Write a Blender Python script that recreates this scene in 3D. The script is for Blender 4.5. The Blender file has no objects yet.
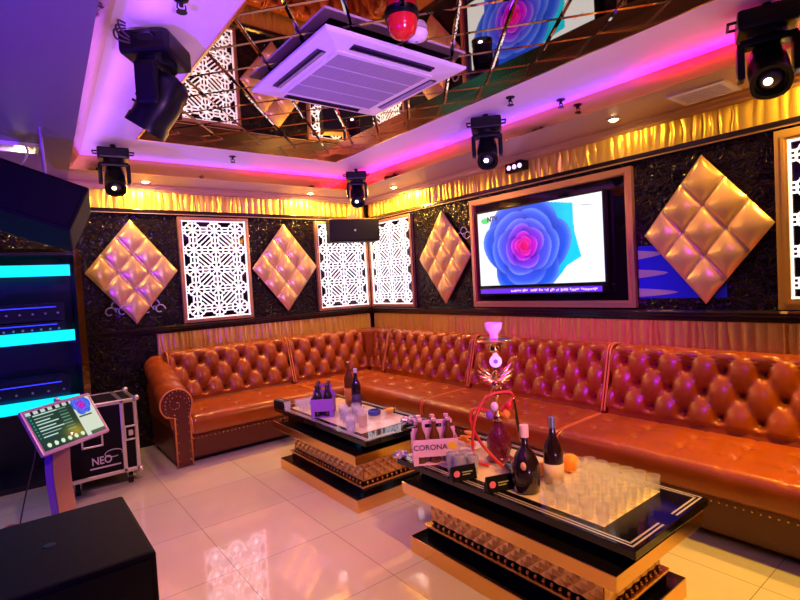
import bpy, bmesh, math, random
from mathutils import Vector, Matrix, Euler
random.seed(7)
PI = math.pi
SC = bpy.context.scene
COL = SC.collection

# ------------------------------------------------------------------ camera
cam = bpy.data.cameras.new('camera'); camo = bpy.data.objects.new('camera', cam); COL.objects.link(camo)
YAW, PITCH, ROLL = .6605, -.0366, -.0558
F_ = Vector((math.sin(YAW)*math.cos(PITCH), math.cos(YAW)*math.cos(PITCH), math.sin(PITCH)))
R0 = Vector((math.cos(YAW), -math.sin(YAW), 0)); U0 = R0.cross(F_)
R_ = R0*math.cos(ROLL) + U0*math.sin(ROLL); U_ = -R0*math.sin(ROLL) + U0*math.cos(ROLL)
M = Matrix((R_, U_, -F_)).transposed().to_4x4()
M.translation = Vector((-3.469, -5.009, 1.36))
camo.matrix_world = M
cam.sensor_width = 36; cam.lens = 505.74/800*36; cam.clip_start = .05
SC.camera = camo

# ------------------------------------------------------------------ world, exposure
w = bpy.data.worlds.new('world'); SC.world = w; w.use_nodes = True
w.node_tree.nodes['Background'].inputs[0].default_value = (.10, .06, .2, 1)
w.node_tree.nodes['Background'].inputs[1].default_value = .1
vs = SC.view_settings
vs.view_transform = 'Standard'; vs.look = 'None'; vs.exposure = 0.0; vs.gamma = 1; vs.use_curve_mapping = False

# ------------------------------------------------------------------ lights
def aim(o, to):
    d = Vector(to)-o.location
    o.rotation_euler = d.to_track_quat('-Z', 'Y').to_euler()
def spot(name, loc, to, e, col, ang=110, blend=.8, size=.03):
    l = bpy.data.lights.new(name, 'SPOT'); l.energy = e; l.color = col
    l.spot_size = math.radians(ang); l.spot_blend = blend; l.shadow_soft_size = size
    o = bpy.data.objects.new(name, l); COL.objects.link(o); o.location = loc; aim(o, to); return o
def area(name, loc, to, e, col, sx, sy, rot=None):
    l = bpy.data.lights.new(name, 'AREA'); l.energy = e; l.color = col
    l.shape = 'RECTANGLE'; l.size = sx; l.size_y = sy
    o = bpy.data.objects.new(name, l); COL.objects.link(o); o.location = loc
    if rot: o.rotation_euler = rot
    else: aim(o, to)
    return o
WARM = (1, .55, .09); AMBER = (1, .42, .04)
LILAC = (.62, .28, 1)
# downlights in the soffit (fixtures are built further down)
DOWN = [(-2.45, -.20), (-.854, -.20), (-.20, -.80), (-.24, -3.25), (-.20, -4.45), (-3.32, -.96)]
DOWN_E = [34, 46, 40, 5, 60, 26]
for x, y, tx, ty, e in ((-1.9, -.24, -1.9, -.7, 75), (-.85, -.24, -.9, -.7, 70), (-.24, -.85, -.7, -.9, 50), (-.24, -1.7, -.6, -1.7, 22), (-.24, -2.9, -.6, -2.9, 16), (-.24, -3.8, -.6, -3.8, 75), (-.24, -4.6, -.6, -4.6, 60)):
    spot('sofa_fill_spot', (x, y, 2.34), (tx, ty, 0), e, (1, .45, .05), 80, .9, .02)  # warm spots added along the soffit to brighten the sofa, without fixtures
for (x, y), e in zip(DOWN, DOWN_E):
    spot('downlight_lamp', (x, y, 2.322), (x, y, 0), e, WARM, 178, .12, .02)
# added coloured fill spots without fixtures, for floor, sofas and left foreground
spot('amber_fill_spot', (-2.3, -5.0, 2.35), (-2.25, -3.5, 0), 270, (1, .42, .05), 54, .95, .05)
spot('yellow_fill_spot', (-.80, -4.75, 2.25), (-.92, -4.3, 0), 230, (1, .56, .0), 58, .7, .05)
spot('pink_fill_spot', (-2.95, -3.5, 2.30), (-2.45, -1.95, 0), 210, (1, .38, .44), 66, .95, .05)
spot('violet_fill_spot', (-2.87, -3.9, 2.2), (0, -2.7, .75), 300, (.30, .0, 1), 44, .8, .30)
spot('magenta_fill_spot', (-2.9, -4.6, 2.2), (0, -2.2, .6), 150, (1, .02, .40), 45, .9, .30)
spot('blue_fill_spot', (-4.8, -4.4, 2.2), (-3.4, -2.2, .5), 60, (.10, .03, 1), 80, .9, .03)
# added fill spots out of view, for ceiling, walls and left soffit
spot('lilac_ceiling_fill', (-3.3, -7.0, .25), (-1.9, -2.6, 2.45), 780, (.76, .32, 1), 46, .95, .06)
spot('lilac_wall_fill', (-3.0, -5.9, 2.2), (-.6, -.8, 1.75), 120, (.42, .14, 1), 62, .9, .05)
spot('blue_soffit_fill', (-5.4, -4.6, .25), (-3.9, -2.4, 2.35), 1100, (.13, .0, 1), 80, .9, .06)
# added strip lamps floating by the soffit lip, no fixture, washing the ceiling
def ceiling_wash(a, c, e, col):
    a = Vector(a); c = Vector(c); L = (c-a).length
    area('ceiling_wash_fill', ((a.x+c.x)/2, (a.y+c.y)/2, 2.375), None, e, col, .05, L, (PI, 0, math.atan2(c.x-a.x, -(c.y-a.y))))
ceiling_wash((-3.0, -.53), (-1.6, -.53), 1.6, (.25, .05, 1)); ceiling_wash((-1.6, -.53), (-.56, -.53), 3.0, (1, .0, .32))
ceiling_wash((-.56, -.60), (-.56, -1.9), 3.4, (1, .0, .45)); ceiling_wash((-.56, -1.9), (-.56, -3.6), 3.0, (.20, .02, 1)); ceiling_wash((-.56, -3.6), (-.56, -4.4), 2.4, (1, .0, .35)); ceiling_wash((-.56, -4.4), (-.56, -6.0), 2.4, (.3, .02, 1))
ceiling_wash((-2.93, -.6), (-2.99, -5.0), 3.0, (.50, .16, 1))

# ------------------------------------------------------------------ materials
MATS = {}
def mat(name, col, rough=.5, metal=0, emit=None, es=0, trans=0, ior=1.45, coat=0, bump=None, noise=None, alpha=1, spec=None):
    if name in MATS: return MATS[name]
    m = bpy.data.materials.new(name); m.use_nodes = True; nt = m.node_tree
    b = nt.nodes['Principled BSDF']
    b.inputs['Base Color'].default_value = (*col, 1); b.inputs['Roughness'].default_value = rough
    b.inputs['Metallic'].default_value = metal; b.inputs['IOR'].default_value = ior
    b.inputs['Transmission Weight'].default_value = trans; b.inputs['Coat Weight'].default_value = coat
    b.inputs['Coat Roughness'].default_value = .16
    if spec is not None: b.inputs['Specular IOR Level'].default_value = spec
    if emit: b.inputs['Emission Color'].default_value = (*emit, 1); b.inputs['Emission Strength'].default_value = es
    b.inputs['Alpha'].default_value = alpha
    tc = nt.nodes.new('ShaderNodeTexCoord')
    if noise:     # (scale, dark factor) -> subtle colour variation
        n = nt.nodes.new('ShaderNodeTexNoise'); n.inputs['Scale'].default_value = noise[0]; n.inputs['Detail'].default_value = 4
        nt.links.new(tc.outputs['Object'], n.inputs['Vector'])
        r = nt.nodes.new('ShaderNodeValToRGB'); r.color_ramp.elements[0].position = .35; r.color_ramp.elements[1].position = .65
        r.color_ramp.elements[0].color = (*[c*noise[1] for c in col], 1); r.color_ramp.elements[1].color = (*col, 1)
        nt.links.new(n.outputs['Fac'], r.inputs['Fac']); nt.links.new(r.outputs['Color'], b.inputs['Base Color'])
    if bump:      # (scale, strength, distance)
        n = nt.nodes.new('ShaderNodeTexNoise'); n.inputs['Scale'].default_value = bump[0]; n.inputs['Detail'].default_value = 3
        nt.links.new(tc.outputs['Object'], n.inputs['Vector'])
        bp = nt.nodes.new('ShaderNodeBump'); bp.inputs['Strength'].default_value = bump[1]; bp.inputs['Distance'].default_value = bump[2]
        nt.links.new(n.outputs['Fac'], bp.inputs['Height']); nt.links.new(bp.outputs['Normal'], b.inputs['Normal'])
    MATS[name] = m; return m

def marble_mat():
    m = bpy.data.materials.new('black_marble'); m.use_nodes = True; nt = m.node_tree; b = nt.nodes['Principled BSDF']
    tc = nt.nodes.new('ShaderNodeTexCoord')
    n = nt.nodes.new('ShaderNodeTexNoise'); n.inputs['Scale'].default_value = 11; n.inputs['Detail'].default_value = 6; n.inputs['Distortion'].default_value = 1.6
    nt.links.new(tc.outputs['Object'], n.inputs['Vector'])
    r = nt.nodes.new('ShaderNodeValToRGB'); e = r.color_ramp.elements
    e[0].position = .55; e[0].color = (.006, .004, .005, 1); e[1].position = .60; e[1].color = (.02, .010, .005, 1)
    e2 = r.color_ramp.elements.new(.66); e2.color = (.008, .005, .006, 1)
    nt.links.new(n.outputs['Fac'], r.inputs['Fac']); nt.links.new(r.outputs['Color'], b.inputs['Base Color'])
    b.inputs['Roughness'].default_value = .12; b.inputs['Metallic'].default_value = .0; b.inputs['Coat Weight'].default_value = .0; b.inputs['Specular IOR Level'].default_value = .3
    n2 = nt.nodes.new('ShaderNodeTexNoise'); n2.inputs['Scale'].default_value = 17; n2.inputs['Detail'].default_value = 2; n2.inputs['Distortion'].default_value = 1
    nt.links.new(tc.outputs['Object'], n2.inputs['Vector'])
    bp = nt.nodes.new('ShaderNodeBump'); bp.inputs['Strength'].default_value = 1; bp.inputs['Distance'].default_value = .02
    nt.links.new(n2.outputs['Fac'], bp.inputs['Height']); nt.links.new(bp.outputs['Normal'], b.inputs['Normal'])
    return m
def floor_mat():
    m = bpy.data.materials.new('floor_tiles'); m.use_nodes = True; nt = m.node_tree; b = nt.nodes['Principled BSDF']
    tc = nt.nodes.new('ShaderNodeTexCoord')
    br = nt.nodes.new('ShaderNodeTexBrick'); br.offset = 0; br.inputs['Scale'].default_value = 1
    br.inputs['Brick Width'].default_value = .535; br.inputs['Row Height'].default_value = .565; br.inputs['Mortar Size'].default_value = .0016
    br.inputs['Mortar Smooth'].default_value = 0
    br.inputs['Color1'].default_value = (.60, .53, .45, 1); br.inputs['Color2'].default_value = (.66, .58, .50, 1); br.inputs['Mortar'].default_value = (.26, .2, .17, 1)
    mp = nt.nodes.new('ShaderNodeMapping'); mp.inputs['Location'].default_value = (2.67+5.35, 2.0+5.65, 0)
    nt.links.new(tc.outputs['Object'], mp.inputs['Vector']); nt.links.new(mp.outputs['Vector'], br.inputs['Vector'])
    n = nt.nodes.new('ShaderNodeTexNoise'); n.inputs['Scale'].default_value = 3; n.inputs['Detail'].default_value = 6
    nt.links.new(tc.outputs['Object'], n.inputs['Vector'])
    mx = nt.nodes.new('ShaderNodeMix'); mx.data_type = 'RGBA'; mx.blend_type = 'MULTIPLY'; mx.inputs[0].default_value = .25
    nt.links.new(br.outputs['Color'], mx.inputs[6]); nt.links.new(n.outputs['Color'], mx.inputs[7])
    nt.links.new(mx.outputs[2], b.inputs['Base Color'])
    b.inputs['Roughness'].default_value = .045; b.inputs['Specular IOR Level'].default_value = 1.0
    return m
mMarble = marble_mat(); mFloor = floor_mat()
mCeil = mat('ceiling_paint', (.80, .74, .80), .5)
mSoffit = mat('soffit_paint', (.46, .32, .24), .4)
mSoffitL = mat('left_soffit_dimmed', (.17, .15, .20), .4)  # same soffit, colour darkened and cooled to stand in for dim bluish light
mWallDark = mat('side_wall_paint', (.05, .02, .08), .5)
mCurtain = mat('rear_wall_satin', (.12, .05, .03), .5)
mMirror = mat('bronze_mirror', (.52, .43, .36), .02, 1)
mMirrorGold = mat('gold_mirror', (.80, .47, .12), .08, 1, bump=(9, .25, .012))
mGoldPleat = mat('gold_satin', (.82, .56, .10), .33, .55)
mMould = mat('moulding', (.55, .36, .16), .35, .2)
mLedge = mat('black_gloss_ledge', (.012, .008, .010), .12, 0, coat=.6)
mGoldPad = mat('gold_leather', (.80, .56, .24), .30, .5)
mFrameGold = mat('rose_gold_frame', (.62, .33, .20), .28, .7)
mWhiteLat = mat('white_lattice_glow', (.95, .95, .97), .3, emit=(1, .97, 1), es=.9)  # emission added to brighten the lattice, which is no lamp
mBackMir = mat('panel_back', (.05, .04, .05), .05, .9)
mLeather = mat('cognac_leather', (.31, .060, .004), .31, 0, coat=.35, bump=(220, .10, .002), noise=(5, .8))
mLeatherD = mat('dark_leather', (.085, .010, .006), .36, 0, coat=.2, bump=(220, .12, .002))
mPiping = mat('leather_piping', (.62, .20, .04), .28, coat=.4)
mBrass = mat('brass_nails', (.80, .50, .20), .25, 1)
mKick = mat('black_plinth', (.01, .008, .008), .5)
mBlackGlass = mat('black_glass', (.004, .003, .005), .05, 0, coat=.15)
mInlay = mat('silver_inlay', (.80, .76, .72), .22, .6)
mBeige = mat('beige_stone', (.88, .76, .56), .12, 0, coat=.3, noise=(12, .75))
mGoldStep = mat('gold_steel', (.85, .52, .16), .2, 1)
mBronzeQ = mat('bronze_bevel_mirror', (.90, .56, .24), .30, .85)
mBlackPl = mat('black_plastic', (.004, .004, .006), .35, spec=.3)
mBlackMat = mat('black_cabinet', (.004, .003, .006), .6, bump=(60, .2, .003), spec=.15)
mGrille = mat('speaker_mesh', (.005, .005, .007), .5, 0, spec=.2, bump=(300, .5, .002))
mWhitePl = mat('white_plastic', (.80, .80, .84), .35)
mGreyPl = mat('grey_grille', (.34, .32, .38), .5)
mAlu = mat('aluminium', (.72, .68, .72), .28, .9)
mSteel = mat('chrome', (.85, .85, .88), .08, 1)
mCyan = mat('cyan_led', (.0, .3, .4), .4, emit=(.0, .62, 1), es=1.6)
mBlueLed = mat('blue_led', (.0, .0, .3), .4, emit=(.02, .03, 1), es=3)
mVioletLed = mat('violet_led', (.3, .1, .3), .4, emit=(.9, .35, 1), es=4)
mWarmLed = mat('warm_lamp', (.8, .6, .3), .4, emit=(1, .72, .25), es=30)
mLensW = mat('lit_lens', (.8, .8, .8), .2, emit=(.75, .85, 1), es=8)
mLensY = mat('amber_lens', (.8, .7, .2), .2, emit=(1, .85, .3), es=5)
mLens = mat('dark_lens', (.03, .03, .06), .03, coat=1)
mGlass = mat('clear_glass', (.95, .94, 1), .03, ior=1.5, alpha=.22)
mWaterB = mat('blue_water_glass', (.42, .42, .95), .05, trans=.75, ior=1.33)
mAmberG = mat('amber_drink', (.85, .42, .06), .04, trans=.7, ior=1.35)
mBrownG = mat('brown_bottle_glass', (.20, .06, .015), .06, trans=.35, coat=.5)
mDarkG = mat('dark_bottle_glass', (.02, .008, .012), .05, trans=.1, coat=.8)
mPinkCard = mat('pink_carton', (.85, .50, .78), .5)
mPurpCard = mat('purple_label', (.30, .10, .75), .45)
mPaper = mat('cream_label', (.80, .62, .58), .5)
mYellow = mat('yellow_print', (.95, .66, .05), .5)
mInk = mat('dark_ink', (.05, .02, .12), .5)
mRed = mat('red_plastic', (.65, .015, .02), .2, coat=.6)
mRedHose = mat('red_hose', (.62, .03, .02), .35, coat=.3)
mGoldOrn = mat('gold_ornament', (.85, .60, .22), .18, 1)
mCeramic = mat('white_ceramic', (.86, .82, .9), .2, coat=.4)
mOrange = mat('orange_peel', (.95, .36, .03), .4, bump=(90, .3, .003))
mLime = mat('lime_peel', (.42, .62, .08), .35)
mLimeIn = mat('lime_flesh', (.78, .78, .35), .4)
mPink = mat('pink_print', (.9, .2, .45), .4)
mBlueGl = mat('blue_gloss', (.02, .04, .62), .12, 0, coat=.5)
mSilverArt = mat('silver_art', (.55, .58, .70), .25, .5)
mCable = mat('cable_rubber', (.05, .03, .04), .45)
mCableW = mat('white_cable', (.75, .7, .75), .4)
mRack = mat('rack_body', (.010, .010, .020), .3, coat=.3)
mAmp = mat('amplifier_face', (.02, .02, .045), .22, .4)
mShelfGl = mat('shelf_glass', (.3, .2, .6), .1, trans=.3)
mTissue = mat('tissue_paper', (.85, .78, .76), .7)
mFoil = mat('crumpled_film', (.85, .85, .92), .12, .9)

# ------------------------------------------------------------------ mesh helpers
class MB:
    def __init__(s): s.bm = bmesh.new()
    def box(s, c, d, rot=None, taper=None, bev=0):
        m = Matrix.Translation(c)
        if rot: m = m @ Euler(rot).to_matrix().to_4x4()
        r = bmesh.ops.create_cube(s.bm, size=1)
        for v in r['verts']:
            k = 1
            if taper and v.co.z > 0: k = taper
            v.co = m @ Vector((v.co.x*d[0]*k, v.co.y*d[1]*k, v.co.z*d[2]))
        if bev:
            es = list({e for v in r['verts'] for e in v.link_edges})
            bmesh.ops.bevel(s.bm, geom=es, offset=bev, segments=2, affect='EDGES', profile=.6)
        return s
    def bar(s, a, b, wd, th, up=(0, 0, 1)):
        a = Vector(a); b = Vector(b); z = (b-a); L = z.length; z.normalize(); u = Vector(up)
        x = u.cross(z)
        if x.length < 1e-4: x = Vector((1, 0, 0))
        x.normalize(); y = z.cross(x)
        m = Matrix((x, y, z)).transposed().to_4x4(); m.translation = (a+b)/2
        r = bmesh.ops.create_cube(s.bm, size=1)
        for v in r['verts']: v.co = m @ Vector((v.co.x*wd, v.co.y*th, v.co.z*L))
        return s
    def cyl(s, a, b, r1, r2=None, n=16, caps=True):
        a = Vector(a); b = Vector(b); r2 = r1 if r2 is None else r2
        d = b-a; q = d.to_track_quat('Z', 'Y').to_matrix().to_4x4(); q.translation = (a+b)/2
        bmesh.ops.create_cone(s.bm, cap_ends=caps, segments=n, radius1=r1, radius2=r2, depth=d.length, matrix=q)
        return s
    def sph(s, c, r, sc=(1, 1, 1), n=16, rot=None):
        m = Matrix.Translation(c)
        if rot: m = m @ Euler(rot).to_matrix().to_4x4()
        m = m @ Matrix.Diagonal((*sc, 1))
        bmesh.ops.create_uvsphere(s.bm, u_segments=n, v_segments=max(6, n*2//3), radius=r, matrix=m)
        return s
    def lathe(s, prof, c=(0, 0, 0), n=20, sq=0):
        rings = []
        for (r, z) in prof:
            ring = []
            for k in range(n):
                a = 2*PI*k/n; rr = r
                if sq: rr = r*(1+sq*(1/max(abs(math.cos(a)), abs(math.sin(a)))-1))
                ring.append(s.bm.verts.new((c[0]+rr*math.cos(a), c[1]+rr*math.sin(a), c[2]+z)))
            rings.append(ring)
        for i in range(len(rings)-1):
            for k in range(n):
                try: s.bm.faces.new((rings[i][k], rings[i][(k+1) % n], rings[i+1][(k+1) % n], rings[i+1][k]))
                except ValueError: pass
        if prof[0][0] > 1e-5: s.bm.faces.new(list(reversed(rings[0])))
        if prof[-1][0] > 1e-5: s.bm.faces.new(rings[-1])
        return s
    def prism(s, pts, axis, a, b):
        # extrude a 2D polygon along axis: 'x' pts=(y,z), 'y' pts=(x,z), 'z' pts=(x,y)
        def mk(p, t): return {'x': (t, p[0], p[1]), 'y': (p[0], t, p[1]), 'z': (p[0], p[1], t)}[axis]
        v0 = [s.bm.verts.new(mk(p, a)) for p in pts]; v1 = [s.bm.verts.new(mk(p, b)) for p in pts]
        n = len(pts)
        s.bm.faces.new(v0); s.bm.faces.new(list(reversed(v1)))
        for i in range(n): s.bm.faces.new((v0[i], v1[i], v1[(i+1) % n], v0[(i+1) % n]))
        return s
    def quad(s, pts):
        s.bm.faces.new([s.bm.verts.new(p) for p in pts]); return s
    def grid(s, fn, nu, nv, close_u=False):
        vs_ = [[s.bm.verts.new(fn(i/nu, j/nv)) for j in range(nv+1)] for i in range(nu+1)]
        for i in range(nu):
            for j in range(nv): s.bm.faces.new((vs_[i][j], vs_[i+1][j], vs_[i+1][j+1], vs_[i][j+1]))
        return vs_
    def tube(s, pts, r, n=8, rads=None):
        pts = [Vector(p) for p in pts]; rings = []; prev = None
        for i, p in enumerate(pts):
            t = (pts[min(i+1, len(pts)-1)]-pts[max(i-1, 0)]).normalized()
            if prev is None:
                u = t.orthogonal().normalized()
            else:
                u = prev - t*prev.dot(t); u.normalize()
            prev = u; v = t.cross(u); rr = rads[i] if rads else r
            rings.append([s.bm.verts.new(p+(u*math.cos(2*PI*k/n)+v*math.sin(2*PI*k/n))*rr) for k in range(n)])
        for i in range(len(rings)-1):
            for k in range(n): s.bm.faces.new((rings[i][k], rings[i][(k+1) % n], rings[i+1][(k+1) % n], rings[i+1][k]))
        s.bm.faces.new(list(reversed(rings[0]))); s.bm.faces.new(rings[-1]); return s
    def build(s, name, m, parent=None, smooth=False, bevel=0, loc=None, auto=None):
        bmesh.ops.recalc_face_normals(s.bm, faces=s.bm.faces)
        me = bpy.data.meshes.new(name); s.bm.to_mesh(me); s.bm.free()
        if not isinstance(m, (list, tuple)): m = [m]
        for x in m: me.materials.append(x)
        if smooth:
            for p in me.polygons: p.use_smooth = True
            if auto:
                try: me.set_sharp_from_angle(angle=math.radians(auto))
                except Exception: pass
        o = bpy.data.objects.new(name, me); COL.objects.link(o)
        if parent: o.parent = parent
        if loc: o.location = loc
        if bevel:
            md = o.modifiers.new('bevel', 'BEVEL'); md.width = bevel; md.segments = 2; md.limit_method = 'ANGLE'; md.angle_limit = math.radians(40)
        return o
def spline(pts, n=8):
    pts = [Vector(p) for p in pts]; out = []
    for i in range(len(pts)-1):
        p0 = pts[max(i-1, 0)]; p1 = pts[i]; p2 = pts[i+1]; p3 = pts[min(i+2, len(pts)-1)]
        for k in range(n):
            t = k/n
            out.append(.5*((2*p1)+(p2-p0)*t+(2*p0-5*p1+4*p2-p3)*t*t+(3*p1-p0-3*p2+p3)*t**3))
    out.append(pts[-1]); return out
def thing(name, label, cat, loc=(0, 0, 0), rotz=0, group=None):
    o = bpy.data.objects.new(name, None); COL.objects.link(o); o.empty_display_size = .1
    o.location = loc; o.rotation_euler = (0, 0, rotz); o['label'] = label; o['category'] = cat
    if group: o['group'] = group
    return o
def tag(o, label, cat, group=None, kind=None):
    o['label'] = label; o['category'] = cat
    if group: o['group'] = group
    if kind: o['kind'] = kind
    return o
def struct(o): o['kind'] = 'structure'; return o
def text_mesh(txt, size, depth=.001, bold=0):
    c = bpy.data.curves.new('lettering', 'FONT'); c.body = txt; c.size = size; c.extrude = depth; c.align_x = 'CENTER'; c.align_y = 'CENTER'; c.offset = bold
    o = bpy.data.objects.new('lettering', c); COL.objects.link(o)
    me = bpy.data.meshes.new_from_object(o.evaluated_get(bpy.context.evaluated_depsgraph_get()))
    bpy.data.objects.remove(o); return me
def text_obj(name, txt, size, m, parent, loc, rot, depth=.001, bold=0, sx=1):
    me = text_mesh(txt, size, depth, bold); me.materials.clear(); me.materials.append(m)
    o = bpy.data.objects.new(name, me); COL.objects.link(o); o.parent = parent; o.location = loc; o.rotation_euler = rot; o.scale = (sx, 1, 1)
    return o
def copy_tree(o, parent=None):
    c = o.copy(); COL.objects.link(c)
    if parent is not None: c.parent = parent
    for ch in list(o.children): copy_tree(ch, c)
    return c
BR = -PI/2      # rotation of things that stand against the right wall

# ------------------------------------------------------------------ the room shell
XL, YF = -6.0, -7.5
Z1, Z2, Z3 = 2.35, 2.46, 2.53
SX0, SX1, SY1, SY0 = -3.08, -.50, -.47, -6.8        # soffit opening
RX0, RX1, RY1, RY0 = -2.68, -1.07, -1.10, -4.9      # mirror recess
struct(MB().box((XL/2, YF/2, -.05), (-XL, -YF, .1)).build('floor', mFloor))
struct(MB().box((XL/2, .05, 1.3), (-XL+.2, .1, 2.7)).build('wall_back', mMarble))
struct(MB().box((.05, YF/2, 1.3), (.1, -YF, 2.7)).build('wall_right', mMarble))
struct(MB().box((XL-.05, YF/2, 1.3), (.1, -YF, 2.7)).build('wall_left', mWallDark))
struct(MB().box((XL/2, YF-.05, 1.3), (-XL+.2, .1, 2.7)).build('wall_front', mCurtain))
# soffit ring
b = MB()
xo = lambda y: -3.03+.05*(y+.47)
b.prism([(XL, YF), (xo(YF), YF), (xo(0), 0), (XL, 0)], 'z', Z1, 2.7)
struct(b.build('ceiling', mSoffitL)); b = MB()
b.box((SX1/2, YF/2, (Z1+2.7)/2), (-SX1, -YF, 2.7-Z1))
b.box(((xo(0)+SX1)/2-.01, SY1/2, (Z1+2.7)/2+.0005), (SX1-xo(0)+.02, -SY1, 2.7-Z1))
b.box(((SX0+SX1)/2, (YF+SY0)/2, (Z1+2.7)/2), (SX1-SX0, SY0-YF, 2.7-Z1))
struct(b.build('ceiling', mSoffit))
b = MB()
for x0, x1, y0, y1 in ((SX0-.2, RX0, SY0, SY1), (RX1, SX1, SY0, SY1), (RX0, RX1, RY1, SY1), (RX0, RX1, SY0, RY0)):
    b.box(((x0+x1)/2, (y0+y1)/2, (Z2+2.7)/2), (x1-x0, y1-y0, 2.7-Z2))
struct(b.build('ceiling', mCeil))
# mirror fascia on the soffit step
b = MB(); h = Z2-Z1; zc = (Z1+Z2)/2
b.box(((SX0+SX1)/2, SY1-.003, zc), (SX1-SX0, .006, h)); b.box((SX1-.003, (SY0+SY1)/2, zc), (.006, SY1-SY0, h))
v8 = [b.bm.verts.new(p) for p in ((xo(SY1), SY1, Z1+.001), (xo(SY0), SY0, Z1+.001), (xo(SY0)+.075, SY0, Z2-.001), (xo(SY1)+.075, SY1, Z2-.001), (xo(SY1)-.01, SY1, Z2), (xo(SY0)-.01, SY0, Z2))]
b.bm.faces.new((v8[0], v8[1], v8[2], v8[3])); b.bm.faces.new((v8[3], v8[2], v8[5], v8[4])); b.bm.faces.new((v8[4], v8[5], v8[1], v8[0])); b.bm.faces.new((v8[0], v8[3], v8[4])); b.bm.faces.new((v8[1], v8[5], v8[2]))
struct(b.build('trim_1', mMirrorGold))
# recess sides
b = MB(); h = Z3-Z2; zc = (Z2+Z3)/2
for (cx, cy, dx, dy) in ((RX0+.006, (RY0+RY1)/2, .012, RY1-RY0), (RX1-.006, (RY0+RY1)/2, .012, RY1-RY0), ((RX0+RX1)/2, RY1-.006, RX1-RX0, .012), ((RX0+RX1)/2, RY0+.006, RX1-RX0, .012)):
    b.box((cx, cy, zc-.004), (dx, dy, h+.008))
struct(b.build('trim_2', mGoldStep))
# bevelled mirror tiles
def clip(poly, x0, x1, y0, y1):
    for ax, val, sg in ((0, x0, 1), (0, x1, -1), (1, y0, 1), (1, y1, -1)):
        out = []
        for i in range(len(poly)):
            a, c = poly[i], poly[(i+1) % len(poly)]
            da, dc = (a[ax]-val)*sg, (c[ax]-val)*sg
            if da >= 0: out.append(a)
            if da*dc < 0:
                t = da/(da-dc); out.append(a.lerp(c, t))
        poly = out
        if len(poly) < 3: return []
    return poly
b = MB(); n1 = Vector((.766, -.643)); n2 = Vector((.766, .643)); sp = .24
det = n1.x*n2.y-n1.y*n2.x
def solve(a, c): return Vector(((a*n2.y-n1.y*c)/det, (n1.x*c-a*n2.x)/det, 0))
g, bw = .002, .011
for i in range(-16, 22):
    for j in range(-26, 8):
        a0, a1 = .08+i*sp, .08+(i+1)*sp; c0, c1 = -3.15+j*sp+.0, -3.15+(j+1)*sp
        def rh(ins, z):
            r = [solve(a0+ins, c0+ins), solve(a1-ins, c0+ins), solve(a1-ins, c1-ins), solve(a0+ins, c1-ins)]
            for v in r: v.z = z
            return r
        o_, n_ = rh(g, Z3+.0), rh(bw, Z3-.0045)
        polys = [n_]+[[o_[k], o_[(k+1) % 4], n_[(k+1) % 4], n_[k]] for k in range(4)]
        for p in polys:
            q = clip(p, RX0+.012, RX1-.012, RY0+.012, RY1-.012)
            if len(q) >= 3:
                try: b.quad([tuple(v) for v in q])
                except ValueError: pass
struct(b.build('trim_3', mMirror))
struct(MB().box(((RX0+RX1)/2, (RY0+RY1)/2, Z3+.06), (RX1-RX0, RY1-RY0, .1)).build('ceiling', mBlackPl))
# cornice along both walls
b = MB()
prof = [(0, Z1), (-.055, Z1), (-.055, Z1-.014), (-.042, Z1-.022), (-.036, Z1-.04), (-.018, Z1-.055), (0, Z1-.058)]
b.prism(prof, 'x', XL, 0)
b.prism([(p[0], p[1]) for p in prof], 'y', YF, 0)
struct(b.build('trim_4', mMould))
# dark bead under the gold valance
b = MB(); b.box((XL/2, -.02, 2.118), (-XL, .04, .030)); b.box((-.02, YF/2, 2.118), (.04, -YF, .030))
struct(b.build('trim_5', mLedge, bevel=.006))
b = MB(); b.box((XL/2, -.024, 2.098), (-XL, .018, .007)); b.box((-.024, YF/2, 2.098), (.018, -YF, .007))
struct(b.build('trim_6', mMould))
# ledge (dado) below the black marble
b = MB()
lp = [(0, 1.005), (-.03, 1.005), (-.045, 1.02), (-.045, 1.035), (-.06, 1.045), (-.06, 1.062), (-.04, 1.075), (0, 1.075)]
b.prism(lp, 'x', XL, 0); b.prism(lp, 'y', YF, 0)
struct(b.build('trim_7', mLedge))

# ------------------------------------------------------------------ gold pleated bands
def pleats(name, L, z0, z1, rotz, loc, label, seed, freq=17, amp=.011):
    rnd = random.Random(seed)
    n = int(L*freq); ph = [rnd.uniform(.6, 1.5) for _ in range(n)]; tot = sum(ph); pos = [0]
    for p in ph: pos.append(pos[-1]+p/tot*L)
    am = [rnd.uniform(.35, 1.25) for _ in range(n)]; tl = [rnd.uniform(-.25, .25) for _ in range(n+1)]
    b = MB(); seg = 8; us = []
    for i in range(n):
        for k in range(seg): us.append((i, k/seg))
    us.append((n-1, 1.0)); nv = 7; vs_ = []
    for (i, t) in us:
        col = []
        for j in range(nv+1):
            v = j/nv; x = pos[i]+(pos[i+1]-pos[i])*t
            sh = (tl[i]*(1-t)+tl[i+1]*t)*.035*math.sin(v*PI*1.3+i)
            d = .012+am[i]*amp*(math.sin(PI*t)**1.0)*(.65+.35*math.sin(v*PI))*1.6
            col.append(b.bm.verts.new((min(max(x+sh, 0), L), -d, z0+(z1-z0)*v)))
        vs_.append(col)
    for a in range(len(us)-1):
        for j in range(nv): b.bm.faces.new((vs_[a][j], vs_[a+1][j], vs_[a+1][j+1], vs_[a][j+1]))
    b.box((L/2, -.003, (z0+z1)/2), (L, .006, z1-z0))
    o = b.build(name, mGoldPleat, smooth=True, loc=loc, auto=60); o.rotation_euler = (0, 0, rotz)
    return tag(o, label, 'fabric trim', 'gathered gold satin bands')
pleats('pleated_valance', 3.5, 2.133, 2.292, 0, (-3.56, 0, 0), 'gold pleated satin band under the cornice of the back wall', 1)
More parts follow.
